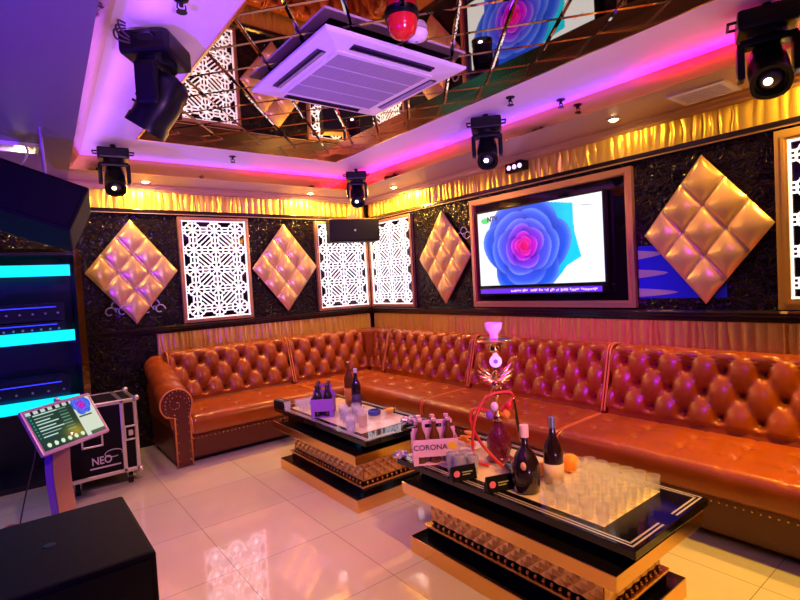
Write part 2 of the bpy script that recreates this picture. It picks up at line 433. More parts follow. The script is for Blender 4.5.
pleats('pleated_valance', 5.0, 2.133, 2.292, BR, (0, -.04, 0), 'gold pleated satin band under the cornice of the television wall', 2)
pleats('wall_drapery', 2.36, .72, 1.003, 0, (-2.41, 0, 0), 'gold gathered satin strip between ledge and sofa on the back wall', 3, 20, .009)
pleats('wall_drapery', 4.9, .72, 1.003, BR, (0, -.04, 0), 'gold gathered satin strip between ledge and sofa on the television wall', 4, 20, .009)

# ------------------------------------------------------------------ lattice screens
def lattice(W, loc, rotz, label, fm=mFrameGold, fw=.030):
    z0, z1 = 1.082, 2.076; H = z1-z0
    t = thing('lattice_panel', label, 'wall panel', loc, rotz, 'white star lattice wall panels')
    b = MB()
    b.box((W/2, -.02, fw/2), (W, .036, fw)); b.box((W/2, -.02, H-fw/2), (W, .036, fw))
    b.box((fw/2, -.02, H/2), (fw, .036, H-2*fw)); b.box((W-fw/2, -.02, H/2), (fw, .036, H-2*fw))
    i2 = fw*.62; k = fw*.25
    b.box((W/2, -.04, i2), (W-2*i2, .006, k)); b.box((W/2, -.04, H-i2), (W-2*i2, .006, k))
    b.box((i2, -.04, H/2), (k, .006, H-2*i2)); b.box((W-i2, -.04, H/2), (k, .006, H-2*i2))
    b.build('frame', fm, t)
    MB().box((W/2, -.006, H/2), (W-2*fw, .008, H-2*fw)).build('back_plate', mBackMir, t)
    b = MB(); x0, x1, a0, a1 = fw, W-fw, fw, H-fw
    nx, nz = 3, 5; cx, cz = (x1-x0)/nx, (a1-a0)/nz
    bw_ = .0145; Y = -.020; th = .012
    def br(ax, az, bx, bz, wd=bw_):
        ax, bx = [min(max(v, x0), x1) for v in (ax, bx)]; az, bz = [min(max(v, a0), a1) for v in (az, bz)]
        if abs(ax-bx)+abs(az-bz) > .004: b.bar((ax, Y, az), (bx, Y, bz), th, wd, (0, 1, 0))
    for i in range(nx):
        for j in range(nz):
            X = x0+(i+.5)*cx; Z = a0+(j+.5)*cz; r = .37
            pts = []
            for k in range(8):
                a = k*PI/4; q = r if k % 2 == 0 else r*1.08
                ex, ez = X+math.cos(a)*q*cx, Z+math.sin(a)*q*cz
                br(X, Z, ex, ez)
                a2 = a+PI/8; pts.append((X+math.cos(a2)*r*1.02*cx, Z+math.sin(a2)*r*1.02*cz))
            for k in range(8):
                p, q = pts[k], pts[(k+1) % 8]; br(*p, *q, .008)
            # links to the neighbours
            o = .155
            for s in (-o, 0, o):
                br(X+.37*cx, Z+s*cz, X+.63*cx, Z+s*cz, .009)
                br(X+s*cx, Z+.37*cz, X+s*cx, Z+.63*cz, .009)
                if i == 0: br(X-.37*cx, Z+s*cz, X-.5*cx, Z+s*cz, .009)
                if j == 0: br(X+s*cx, Z-.37*cz, X+s*cx, Z-.5*cz, .009)
            if i < nx-1 and j < nz-1:
                KX, KZ = X+.5*cx, Z+.5*cz; sg = 1 if (i+j) % 2 else -1
                for s in (-.13, 0, .13):
                    dx, dz = .27*cx, .27*cz*sg
                    br(KX-dx+s*cx, KZ-dz-s*cz*sg, KX+dx+s*cx, KZ+dz-s*cz*sg, .009)
    m2 = bw_*.8
    b.box((W/2, Y, a0+m2/2), (x1-x0, th, m2)); b.box((W/2, Y, a1-m2/2), (x1-x0, th, m2))
    b.box((x0+m2/2, Y, H/2), (m2, th, a1-a0)); b.box((x1-m2/2, Y, H/2), (m2, th, a1-a0))
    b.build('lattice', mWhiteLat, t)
    return t
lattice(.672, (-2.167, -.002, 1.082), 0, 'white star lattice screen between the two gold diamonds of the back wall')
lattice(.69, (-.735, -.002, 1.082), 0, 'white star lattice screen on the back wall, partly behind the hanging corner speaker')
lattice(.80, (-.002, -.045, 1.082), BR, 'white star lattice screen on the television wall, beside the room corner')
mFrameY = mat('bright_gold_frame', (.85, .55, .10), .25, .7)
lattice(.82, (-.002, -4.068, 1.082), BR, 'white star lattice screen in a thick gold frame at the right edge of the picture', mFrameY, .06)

# ------------------------------------------------------------------ gold tufted diamonds
def diamond(loc, rotz, label):
    t = thing('padded_diamond', label, 'wall pad', loc, rotz, 'gold tufted diamond wall pads')
    hw, hh = .370, .461; n = 3
    MB().prism([(0, -hh+.01), (hw-.01, 0), (0, hh-.01), (-hw+.01, 0)], 'y', -.025, -.001).build('backing', mFrameGold, t)
    b = MB(); N = 36
    def fn(u, v):
        x = (u-v)*hw; z = (u+v-1)*hh
        fu, fv = (u*n) % 1, (v*n) % 1
        if u >= 1: fu = 0
        if v >= 1: fv = 0
        hgt = (math.sin(PI*fu)**.42)*(math.sin(PI*fv)**.42) if fu > 0 and fv > 0 else 0
        return (x, -.024-.042*hgt, z)
    b.grid(fn, N, N); b.build('padding', mGoldPad, t, smooth=True)
    return t
diamond((-2.568, -.016, 1.575), 0, 'gold tufted diamond pad on the back wall nearest the equipment rack')
diamond((-1.112, -.016, 1.575), 0, 'gold tufted diamond pad on the back wall between two white lattice screens')
diamond((-.016, -1.335, 1.575), BR, 'gold tufted diamond pad left of the framed television')
diamond((-.016, -3.695, 1.575), BR, 'gold tufted diamond pad right of the framed television')
# glossy blue panel behind the right pad and silver curls behind the left one
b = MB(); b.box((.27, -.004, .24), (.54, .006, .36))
o = b.build('blue_panel', mBlueGl, loc=(-.001, -3.262, 1.09)); o.rotation_euler = (0, 0, BR)
tag(o, 'deep blue glossy panel with pale spikes on the wall beside the television frame', 'wall art')
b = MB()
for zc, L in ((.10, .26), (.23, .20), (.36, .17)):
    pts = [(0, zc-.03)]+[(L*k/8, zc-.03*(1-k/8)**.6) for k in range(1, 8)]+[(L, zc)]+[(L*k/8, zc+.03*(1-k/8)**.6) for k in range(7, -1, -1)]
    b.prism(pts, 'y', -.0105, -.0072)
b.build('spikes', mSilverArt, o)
def curls(loc, rotz, label):
    t = thing('silver_scroll', label, 'wall art', loc, rotz, 'silver scroll ornaments')
    for s in (-1, 1):
        b = MB()
        for k in range(3):
            cx, cz, r = s*(.20-k*.05), .03+(k % 2)*.05, .05
            b.tube([(cx+r*math.cos(a)*(1-a/9), -.008, cz+r*math.sin(a)*(1-a/9)) for a in [q*.45 for q in range(13)]], .006, 5)
        b.build('scroll', mSilverArt, t)
    return t
curls((-2.568, 0, 1.20), 0, 'silver scroll ornament peeping out below the leftmost gold diamond')
curls((0, -1.44, 1.72), BR, 'silver scroll ornament between the gold diamond and the television frame')

# ------------------------------------------------------------------ television and its frame
t = thing('picture_frame', 'wide rose gold moulding frame around the television', 'frame', (0, -1.712, 1.087), BR)
W, H = 1.536, .976; fw = .05
b = MB()
for (cx, cz, dx, dz) in ((W/2, fw/2, W, fw), (W/2, H-fw/2, W, fw), (fw/2, H/2, fw, H-2*fw), (W-fw/2, H/2, fw, H-2*fw)):
    b.box((cx, -.02, cz), (dx, .038, dz))
for (cx, cz, dx, dz) in ((W/2, fw*.7, W-1.4*fw, .012), (W/2, H-fw*.7, W-1.4*fw, .012), (fw*.7, H/2, .012, H-1.4*fw), (W-fw*.7, H/2, .012, H-1.4*fw)):
    b.box((cx, -.044, cz), (dx, .012, dz))
b.build('moulding', mFrameGold, t)
MB().box((W/2, -.004, H/2), (W-2*fw, .006, H-2*fw)).build('back_panel', mBackMir, t)
# rose picture as vertex colours on the screen
def paint_mesh(name, w_, h_, nx, nz, fn, m, parent, loc):
    b = MB(); vs_ = b.grid(lambda u, v: ((u-.5)*w_, 0, (v-.5)*h_), nx, nz)
    lay = b.bm.loops.layers.float_color.new('paint')
    for i in range(nx+1):
        for j in range(nz+1):
            c = [q**2.2 for q in fn(i/nx, j/nz)]
            for l in vs_[i][j].link_loops: l[lay] = (*c, 1)
    o = b.build(name, m, parent, loc=loc)
    return o
def screen_mat(name, s):
    m = bpy.data.materials.new(name); m.use_nodes = True; nt = m.node_tree; b = nt.nodes['Principled BSDF']
    a = nt.nodes.new('ShaderNodeAttribute'); a.attribute_name = 'paint'
    b.inputs['Base Color'].default_value = (.01, .01, .01, 1); b.inputs['Roughness'].default_value = .3; b.inputs['Specular IOR Level'].default_value = .2
    nt.links.new(a.outputs['Color'], b.inputs['Emission Color']); b.inputs['Emission Strength'].default_value = s
    return m
def mixc(a, b_, t): t = min(max(t, 0), 1); return tuple(a[k]*(1-t)+b_[k]*t for k in range(3))
PET = []
rr = random.Random(5)
# petals from outside in: angle, centre distance, radius, colour at rim, colour in the fold
for k, (n, d, r, rim, fold) in enumerate([(6, .235, .235, (.15, .36, .95), (.02, .08, .55)), (5, .165, .215, (.24, .38, .98), (.02, .07, .60)), (5, .115, .175, (.34, .36, .98), (.05, .05, .65)),
        (4, .075, .135, (.55, .22, .95), (.14, .03, .62)), (4, .045, .10, (.85, .05, .85), (.30, .0, .60)), (3, .026, .07, (1., .03, .70), (.55, .0, .62)), (3, .010, .045, (1., .02, .45), (.75, .0, .5))]):
    for i in range(n):
        a = 2*PI*(i+.5*(k % 2))/n+rr.uniform(-.15, .15)+.4*k
        PET.append((math.cos(a)*d, math.sin(a)*d*.93, r*rr.uniform(.93, 1.07), a, rim, fold))
def rose(px, pz, cx, cz, s):
    c = None
    dx, dz = (px-cx)/s, (pz-cz)/s
    for (ox, oz, r, a, rim, fold) in PET:
        ex, ez = dx-ox, dz-oz
        wob = 1+.05*math.sin(3*math.atan2(ez, ex)+a*2)
        d = math.hypot(ex, ez)/(r*wob)
        if d < 1:
            rad = (ex*math.cos(a)+ez*math.sin(a))/r
            tt = .5+.55*rad
            cc = mixc(fold, rim, tt)
            if d > .90: cc = mixc(cc, (.62, .72, 1), .45*max(0, rad))
            elif d > .80: cc = mixc(cc, (.45, .60, 1), .3*max(0, rad))
            c = cc
    return c
def tv_paint(u, v):
    u = 1-u if False else u
    x, z = u*1.6, v*.9
    c = (.95, .97, 1.)
    # turquoise leaf to the right
    leaf = [(.85, .90), (.97, .90), (1.28, .84), (1.29, .55), (1.36, .27), (1.20, .19), (1.02, 0), (.85, 0)]
    ins = False; j = len(leaf)-1
    for i in range(len(leaf)):
        (xi, zi), (xj, zj) = leaf[i], leaf[j]
        if (zi > z) != (zj > z) and x < (xj-xi)*(z-zi)/(zj-zi)+xi: ins = not ins
        j = i
    if ins: c = mixc((.0, .55, .85), (.0, .80, .95), (x-.85)/.35)
    q = rose(x, z, .66, .44, 1.24)
    if q: c = q
    if math.hypot((x-.12)/.07, (z-.80)/.035) < 1: c = (.35, .85, .5)
    return c
mScreen = screen_mat('television_picture', 1.15)
t = thing('television', 'flat television showing a blue and magenta rose, hung inside the frame', 'television', (-.012, -2.447, 1.60), BR)
TW, TH = 1.205, .645
MB().box((0, -.035, -.0), (TW+.03, .05, TH+.03), bev=.006).build('casing', mBlackPl, t)
MB().box((0, -.005, 0), (.5, .012, .35)).build('wall_bracket', mBlackPl, t)
paint_mesh('screen', TW, TH, 200, 110, tv_paint, mScreen, t, (0, -.0615, .0))
text_obj('screen_caption', 'NTV', .06, mInk, t, (-.43, -.063, TH/2-.065), (PI/2, 0, 0), .0004, .0025)
text_obj('screen_note', '~~~~', .035, mInk, t, (.48, -.063, TH/2-.075), (PI/2, .15, 0), .0004)
b = MB(); b.box((0, -.045, 0), (TW+.0, .07, .062), bev=.008)
sb = b.build('sound_bar', mBlackPl, t, loc=(-.0, 0, -.372))
mPurG = mat('violet_display', (.1, .05, .5), .2, emit=(.12, .03, .8), es=.8)
MB().box((0, -.081, 0), (TW-.03, .002, .040)).build('display_strip', mPurG, sb)
b = MB(); r3 = random.Random(3)
for k in range(60):
    x = -.25+k*.0135
    if r3.random() > .25: b.box((x, -.0825, r3.uniform(-.004, .004)), (.010, .001, r3.uniform(.010, .022)))
b.build('display_text', mat('pale_display', (.6, .6, .9), .3, emit=(.6, .6, 1), es=.9), sb)

# ------------------------------------------------------------------ sofa sections
def tuft(u, v, s, tt, sink=1.0):
    a = u/s+v/tt; c = u/s-v/tt
    fa, fc = abs(math.sin(PI*a)), abs(math.sin(PI*c))
    dome = .42+.58*(fa*fc)**.42
    da = abs(a-round(a)); dc = abs(c-round(c))
    hole = math.exp(-((da*da+dc*dc)/.030))
    return dome-.75*hole*sink
def back_panel(L, parent, ncol=None, trim=(1, 1)):
    # along +x, leaning against the wall at y=0; front faces -y
    prof = [(.285, .385), (.262, .47), (.236, .56), (.212, .65), (.190, .73), (.176, .785), (.158, .822), (.128, .840), (.09, .842), (.045, .835), (.03, .80)]
    ps = spline([(-d, z, 0) for d, z in prof], 8)
    acc = [0]
    for i in range(1, len(ps)): acc.append(acc[-1]+(ps[i]-ps[i-1]).length)
    T = acc[-1]; tufted = .46
    ncol = ncol or max(2, round(L/.185)); s = L/ncol; tt = .27
    nu = ncol*12; b = MB(); rows = []
    for i in range(nu+1):
        u = L*i/nu; row = []
        eu = min(u, L-u); er = .03
        end = 1 if eu > er else math.sqrt(max(0, 1-((er-eu)/er)**2))
        for k, p in enumerate(ps):
            tang = (ps[min(k+1, len(ps)-1)]-ps[max(k-1, 0)]).normalized(); nrm = Vector((-tang.y, tang.x, 0))
            d = 0; v = acc[k]
            if v < tufted+.1:
                fade = 1 if v < tufted-.03 else max(0, (tufted+.1-v)/.13)
                h_ = tuft(u-s/2, v-.10, s, tt)
                d = .060*(h_-.80)*fade
                if v < .05: d = -.02
            q = p+nrm*d*(1 if nrm.x < 0 or True else -1)
            y, z = q.x, q.y
            y = y*(.80+.20*end); z = z-.02*(1-end)
            row.append(b.bm.verts.new((u, y, z)))
        rows.append(row)
    for i in range(nu):
        for k in range(len(ps)-1): b.bm.faces.new((rows[i][k], rows[i+1][k], rows[i+1][k+1], rows[i][k+1]))
    for row, xx in ((rows[0], 0), (rows[-1], L)):
        low = b.bm.verts.new((xx, -.03, .385)); b.bm.faces.new(row+[low])
    o = b.build('backrest', mLeather, parent, smooth=True, auto=70)
    # buttons
    bt = MB()
    for r_ in range(4):
        v = .10+r_*tt/2
        if v > tufted: continue
        k = min(range(len(ps)), key=lambda q: abs(acc[q]-v)); p = ps[k]
        u0 = s/2 if r_ % 2 == 0 else 0
        u = u0
        while u < L-.03:
            if u > .03: bt.sph((u, p.x+.052, p.y-.004), .011, (1, .6, 1), 8)
            u += s
    bt.build('buttons', mLeatherD, o, smooth=True)['kind'] = 'stuff'
    for tr, xx in zip(trim, (.008, L-.008)):
        if tr: MB().tube([(xx, p.x*.99, p.y) for p in ps[2:-4]], .007, 6).build('piping', mPiping, o, smooth=True)
    return o
def seat(L, parent, x0=0, front=.82, rear=.24, ncol=None, name='seat'):
    prof = [(rear, .37), (rear+.05, .395), (.36, .398), (.5, .396), (.65, .394), (front-.07, .390), (front-.022, .378), (front, .345), (front+.004, .30), (front-.002, .255), (front-.02, .236), (front-.06, .232)]
    ps = spline([(-d, z, 0) for d, z in prof], 7)
    ncol = ncol or max(2, round(L/.26)); s = L/ncol; nu = ncol*14; b = MB(); rows = []
    btn = [((i+.5)*s+(.0 if r_ == 0 else s*.0), -(.43+.19*r_)) for i in range(ncol) for r_ in (0, 1)]
    for i in range(nu+1):
        u = L*i/nu; eu = min(u, L-u); er = .035
        end = 1 if eu > er else math.sqrt(max(0, 1-((er-eu)/er)**2)); row = []
        for k, p in enumerate(ps):
            y, z = p.x, p.y
            if z > .37:
                dd = 0
                for (bx, by) in btn:
                    rx, ry = u-bx, y-by; d2 = math.hypot(rx, ry)
                    if d2 < .13:
                        an = math.atan2(ry, rx)
                        dd = max(dd, .022*math.exp(-(d2/.022)**2)+.026*math.exp(-(d2/.055)**2)*(.5+.5*math.cos(4*an))**2)
                # seam between columns
                dx = min(abs(u-round(u/s-.5)*s-.5*s), 9); dd = max(dd, .006*math.exp(-(dx/.006)**2))
                z -= dd
            z = .235+(z-.235)*(1-.16*(1-end)); y = y+(front-.3)*0
            if y < -(front-.06): y += .02*(1-end)
            row.append(b.bm.verts.new((x0+u, y, z)))
        rows.append(row)
    for i in range(nu):
        for k in range(len(ps)-1): b.bm.faces.new((rows[i][k], rows[i+1][k], rows[i+1][k+1], rows[i][k+1]))
    for row, xx in ((rows[0], x0), (rows[-1], x0+L)): b.bm.faces.new(row+[b.bm.verts.new((xx, -rear, .232))])
    o = b.build(name, mLeather, parent, smooth=True, auto=70)
    for xx in (x0+.006, x0+L-.006): MB().tube([(xx, p.x*1.0, .235+(p.y-.235)*.90+.004) for p in ps[6:-14]], .0065, 6).build('piping', mPiping, o, smooth=True)
    return o
def base(L, parent, x0=0, front=.775):
    b = MB(); b.box((x0+L/2, -front/2-.02, .1375), (L-.006, front-.04, .185), bev=.008)
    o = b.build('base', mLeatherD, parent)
    n = int(L/.034); b = MB()
    for k in range(n): b.sph((x0+.02+(L-.04)*k/(n-1), -front-.001, .202), .0065, (1, .6, 1), 6)
    o2 = b.build('nail_heads', mBrass, o, smooth=True); o2['kind'] = 'stuff'
    MB().box((x0+L/2, -front/2+.02, .023), (L-.05, front-.13, .044)).build('plinth', mKick, parent)
# left section with rolled arm
SL = 'cognac leather chesterfield sections along two walls'
ZS = .0005
t = thing('sofa_section', 'cognac leather chesterfield end section with the rolled arm, beside the flight case', 'sofa', (-2.385, -.035, ZS), 0, SL)
L1 = 1.165-.004
back_panel(L1, t); seat(L1-.005, t); base(L1, t)
def arm(t):
    # rolled arm at x<0 : cross-section in x-z swept along y
    ax, az, r = -.100, .505, .118
    def sect(v, y):
        pass
    prof = []
    for k in range(0, 29):
        a = math.radians(-60+k*(300/28))
        prof.append((ax+r*math.cos(a), az+r*math.sin(a)))
    N = 40; b = MB(); rows = []
    for i in range(N+1):
        v = i/N; y = -.015-.765*v; rise = .20*(1-v); ro = 1-.12*(1-v)
        row = [b.bm.verts.new((-.008, y, .385))]
        for (k, (x, z)) in enumerate(prof):
            fl = 1+.10*abs(math.sin(v*PI*5+k*.12))**.7*(1 if 3 < k < 25 else 0)-.05
            row.append(b.bm.verts.new((ax+.045*(1-v)+(x-ax)*fl*ro, y, az+rise+(z-az)*fl*ro)))
        row.append(b.bm.verts.new((-.145, y, az+rise-r-.02)))
        row.append(b.bm.verts.new((-.135, y, .30)))
        rows.append(row)
    n = len(rows[0])
    for i in range(N):
        for k in range(n-1): b.bm.faces.new((rows[i][k], rows[i+1][k], rows[i+1][k+1], rows[i][k+1]))
    b.bm.faces.new(rows[0]); b.bm.faces.new(rows[-1])
    arm_ = b.build('armrest', mLeather, t, smooth=True, auto=60)
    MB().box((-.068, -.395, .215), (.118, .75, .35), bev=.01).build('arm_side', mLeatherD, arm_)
    # front plate
    cz = az
    pts = [(-.004, .012), (-.004, .40)]+[(ax+(r+.0)*math.cos(math.radians(a)), cz+(r+.0)*math.sin(math.radians(a))) for a in range(-10, 231, 12)]+[(-.118, .40), (-.118, .012)]
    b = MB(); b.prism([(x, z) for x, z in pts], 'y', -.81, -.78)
    fp = b.build('arm_front', mLeatherD, t, bevel=.006)
    path = [(x*1., -.812, z) for x, z in pts]
    MB().tube(path, .0065, 6).build('piping', mPiping, fp, smooth=True)
    b = MB()
    inner = []
    for (x, z) in pts:
        inner.append(((x-(-.06))*.76-.06, .02+(z-.02)*.975))
    seg = spline([(x, z, 0) for x, z in inner], 6); L = 0; last = seg[0]
    for p in seg[1:]:
        L += (p-last).length
        if L > .027: b.sph((p.x, -.811, p.y), .006, (1, .6, 1), 6); L = 0
        last = p
    # spiral
    for k in range(16):
        a = k*.5; rr_ = .075*(1-k/18); b.sph((ax+rr_*math.cos(a), -.811, cz+rr_*math.sin(a)), .0055, (1, .6, 1), 6)
    nh = b.build('nail_heads', mBrass, fp, smooth=True); nh['kind'] = 'stuff'
arm(t)
# corner section
t = thing('sofa_section', 'cognac leather chesterfield corner section where the two walls meet', 'sofa', (0, 0, ZS), 0, SL)
e = bpy.data.objects.new('return_wing', None)
def sub(parent, name, loc, rotz):
    # a grouping offset baked into the meshes so that parts stay direct children
    return Matrix.Translation(loc) @ Euler((0, 0, rotz)).to_matrix().to_4x4()
def bake(parent, m, fn):
    before = set(parent.children); fn()
    for o in parent.children:
        if o not in before: o.matrix_basis = m @ o.matrix_basis
XC = -1.216
bake(t, Matrix.Translation((XC, -.035, 0)), lambda: back_panel(-XC-.30, t, trim=(1, 0)))
MR = Euler((0, 0, BR)).to_matrix().to_4x4()
bake(t, Matrix.Translation((-.035, -.30, 0)) @ MR, lambda: back_panel(.27, t, ncol=2, trim=(0, 1)))
bake(t, Matrix.Translation((-.035, -.575, 0)) @ MR, lambda: back_panel(1.27, t, trim=(1, 1)))
# corner infill pad
b = MB(); b.prism([(-.305, -.035), (-.035, -.035), (-.035, -.305), (-.19, -.305), (-.235, -.285), (-.285, -.235), (-.305, -.19)], 'z', .38, .838)
b.build('corner_pad', mLeather, t, bevel=.03)
bake(t, Matrix.Translation((XC, -.035, 0)), lambda: seat(-XC-.82-.035-.004, t))
bake(t, Matrix.Translation((-.035, -.24, 0)) @ MR, lambda: seat(1.605, t, ncol=6))
bake(t, Matrix.Translation((XC, -.035, 0)), lambda: base(-XC-.81, t))
bake(t, Matrix.Translation((-.035, -.04, 0)) @ MR, lambda: base(1.80, t))
# right-hand sections
t = thing('sofa_section', 'cognac leather chesterfield section under the television, glowing magenta', 'sofa', (-.035, -1.855, ZS), BR, SL)
back_panel(1.275, t); seat(1.27, t); base(1.275, t)
t = thing('sofa_section', 'cognac leather chesterfield section at the right edge of the picture', 'sofa', (-.035, -3.135, ZS), BR, SL)
back_panel(1.80, t, ncol=9); seat(1.80, t); base(1.80, t)

# ------------------------------------------------------------------ coffee tables
def table(x, y, label):
    t = thing('coffee_table', label, 'table', (x, y, .0005), 0, 'black glass and gold coffee tables')
    W, L = .565, 1.26
    MB().box((0, 0, .434), (W, L, .032), bev=.003).build('tabletop', mBlackGlass, t)
    zt = .4505
    b = MB()
    for k, ins in enumerate((.018, .034)):
        w2, l2 = W/2-ins, L/2-ins; wd = .007
        for s in (-1, 1):
            b.box((s*w2, 0, zt+.0008), (wd, 2*l2+wd, .0014))
            g_ = .05
            b.box((-(w2+g_)/2, s*l2, zt+.0008), (w2-g_, wd, .0014)); b.box(((w2+g_)/2, s*l2, zt+.0008), (w2-g_, wd, .0014))
    b.build('inlay_lines', mInlay, t)
    MB().box((0, .0, zt+.0008), (.42, .96, .0014)).build('centre_panel', mBeige, t)
    MB().box((0, 0, .394), (.46, 1.0, .047)).build('neck', mBlackGlass, t)
    MB().box((0, -.03, .341), (.67, 1.12, .055), bev=.002).build('gold_band', mGoldStep, t)
    MB().box((0, -.03, .3693), (.662, 1.112, .002)).build('black_shelf', mBlackGlass, t)
    bx, by, z0, z1 = .205, .465, .125, .3135
    MB().box((0, 0, (z0+z1)/2), (2*bx, 2*by, z1-z0)).build('body', mBlackPl, t)
    def quilt(L_, H_, place):
        nx, nz = max(3, round(L_/.062)), 3
        b = MB(); sx, sz = L_/nx, H_/nz
        def cellp(cx, cz):
            c = [(cx-sx/2, cz), (cx, cz-sz/2), (cx+sx/2, cz), (cx, cz+sz/2)]
            c = [Vector((p[0], p[1], 0)) for p in c]
            q = clip(c, 0, L_, 0, H_)
            return q
        for i in range(nx+1):
            for j in range(nz+1):
                for (ox, oz) in ((0, 0), (.5, .5)):
                    cx, cz = (i+ox)*sx, (j+oz)*sz
                    q = cellp(cx, cz)
                    if len(q) < 3: continue
                    ccx = min(max(cx, 0), L_); ccz = min(max(cz, 0), H_)
                    top = b.bm.verts.new(place(ccx, ccz, .006))
                    vs_ = [b.bm.verts.new(place(p.x, p.y, 0)) for p in q]
                    for k in range(len(vs_)):
                        pa, pc = vs_[k], vs_[(k+1) % len(vs_)]
                        if (pa.co-top.co).length > 1e-4 and (pc.co-top.co).length > 1e-4:
                            try: b.bm.faces.new((pa, pc, top))
                            except ValueError: pass
        return b
    hh = z1-z0-.03; sl = .0
    for s in (-1, 1):
        f = lambda u, v, d, s=s: (s*(bx+.002+d+sl*v/hh), -by+u*(2*by)/(2*by), z0+.028+v)
        quilt(2*by, hh, f).build('quilted_side', mBronzeQ, t)
        f2 = lambda u, v, d, s=s: (-bx+u, s*(by+.002+d+sl*v/hh), z0+.028+v)
        quilt(2*bx, hh, f2).build('quilted_end', mBronzeQ, t)
    b = MB()
    for k in range(24):
        y_ = -by+.02+k*(2*by-.04)/23
        for s in (-1, 1): b.sph((s*(bx+.012), y_, .1415), .0085, n=8)
    for k in range(11):
        x_ = -bx+.02+k*(2*bx-.04)/10
        for s in (-1, 1): b.sph((x_, s*(by+.012), .1415), .0085, n=8)
    b.build('bead_trim', mBrass, t, smooth=True)['kind'] = 'stuff'
    MB().box((0, 0, .1255), (.47, .99, .013), bev=.002).build('gold_lip', mGoldStep, t)
    MB().box((0, 0, .100), (.45, .97, .036)).build('black_step', mBlackGlass, t)
    MB().box((0, 0, .0395), (.60, 1.06, .079), bev=.002).build('foot', mGoldStep, t)
    MB().box((0, 0, .0799), (.592, 1.052, .002)).build('foot_top', mBlackGlass, t)
    return t
table(-1.615, -1.96, 'black glass coffee table with gold stepped foot, nearer the room corner')
table(-1.645, -3.555, 'black glass coffee table with gold stepped foot, nearer the camera, full of shot glasses')
TZ = .4523; TC = .4532    # glass surface / centre panel height

# ------------------------------------------------------------------ glassware
def shot_glass(h=.066, r=.0265):
    b = MB(); b.lathe([(.0, 0), (r*.78, 0), (r*.80, .002), (r, h), (r-.002, h), (r*.78-.002, .012), (0, .010)], n=14)
    return b.build('shot_glass', mGlass, smooth=True, auto=50)
sg = shot_glass(); first = True
def put_glass(x, y, z, label, group, src=sg):
    global first
    if first: o = sg; first = False
    else: o = src.copy(); COL.objects.link(o)
    o.location = (x, y, z); o.rotation_euler = (0, 0, random.random()*6); return tag(o, label, 'glass', group)
ROWS = ['first row from the free end', 'second row from the free end', 'third row from the free end', 'fourth row from the free end', 'fifth row from the free end', 'short last row by the orange']
COLS = ['outermost', 'second from outside', 'third from outside', 'in the middle', 'third from the sofa', 'second from the sofa', 'nearest the sofa']
for i in range(8):
    for j in range(7):
        x = -1.832+j*.0635+random.uniform(-.004, .004); y = -4.017+i*.0565+random.uniform(-.003, .003)
        if i >= 5 and j < 4: continue
        if i >= 6 or (i == 5 and j < 5): continue
        put_glass(x, y, TC, 'shot glass on the nearer table, '+ROWS[i]+', '+COLS[j], 'shot glasses on the nearer table')
for i in range(3):
    for j in range(3):
        put_glass(-1.80+j*.058, -1.66+i*.056, TC, 'shot glass on the corner table, '+('near', 'middle', 'far')[i]+' row, '+('outer side', 'centre', 'sofa side')[j]+' of the little block', 'shot glasses on the corner table')
put_glass(-1.885, -1.545, TZ, 'single clear shot glass standing apart at the outer edge of the corner table', None)
def tumbler(x, y, z, label, group, h=.10, r=.034, fill=.75, liquid=mWaterB):
    t = thing('water_glass', label, 'glass', (x, y, z), 0, group)
    MB().lathe([(0, 0), (r*.82, 0), (r, h), (r-.002, h), (r*.82-.002, .008), (0, .007)], n=16).build('glass_body', mGlass, t, smooth=True, auto=50)
    MB().lathe([(0, .0085), (r*.80-.003, .0085), (r*(.82+.18*fill)-.0035, h*fill), (0, h*fill)], n=16).build('drink', liquid, t, smooth=True, auto=50)
    return t
for k, (x, y) in enumerate([(-1.73, -2.08), (-1.66, -2.13), (-1.76, -2.17), (-1.69, -2.22)]):
    tumbler(x, y, TC, 'bluish water glass in the group of four on the corner table, '+['nearest the purple carrier', 'on the sofa side towards the bottles', 'on the outer side', 'nearest the amber drink'][k], 'water glasses on the corner table')
tumbler(-1.855, -2.37, TZ+.001, 'bluish water glass alone at the front edge of the corner table', None)
tumbler(-1.74, -2.33, TC, 'glass of amber drink on the corner table', None, liquid=mAmberG)

# ------------------------------------------------------------------ bottles
def bottle(x, y, z, label, kind, group=None, k=1.0, gm=mBrownG):
    t = thing('bottle', label, 'bottle', (x, y, z), 0, group)
    if kind == 'beer':
        pr = [(0, 0), (.028, 0), (.031, .004), (.031, .13), (.028, .155), (.016, .185), (.0125, .20), (.0125, .238), (0, .238)]; cap = (.0145, .232, .246); lab = (.0316, .04, .11)
    elif kind == 'tall':
        pr = [(0, 0), (.034, 0), (.037, .004), (.037, .19), (.033, .215), (.018, .255), (.0135, .275), (.0135, .325), (0, .325)]; cap = (.0155, .300, .332); lab = (.0378, .05, .14)
    elif kind == 'wine':
        pr = [(0, 0), (.036, 0), (.040, .005), (.041, .15), (.036, .185), (.017, .225), (.0135, .245), (.0135, .30), (0, .30)]; cap = (.0155, .262, .305); lab = (.0415, .035, .115)
    else:
        pr = [(0, 0), (.045, 0), (.056, .01), (.062, .07), (.058, .12), (.040, .165), (.018, .19), (.014, .21), (.014, .265), (0, .265)]; cap = (.019, .235, .285); lab = None
    pr = [(r*k, q*k) for r, q in pr]
    MB().lathe(pr, n=20).build('glass_body', gm, t, smooth=True, auto=50)
    return t, cap, lab
def finish(t, cap, capm, lab=None, labm=None, k=1.0):
    MB().lathe([(cap[0]*k, cap[1]*k), (cap[0]*k, cap[2]*k), (0, cap[2]*k+.001)], n=14).build('cap', capm, t, smooth=True, auto=40)
    if lab:
        MB().lathe([(lab[0]*k, lab[1]*k), (lab[0]*k+.0004, lab[2]*k)], n=20).build('label', labm, t, smooth=True)
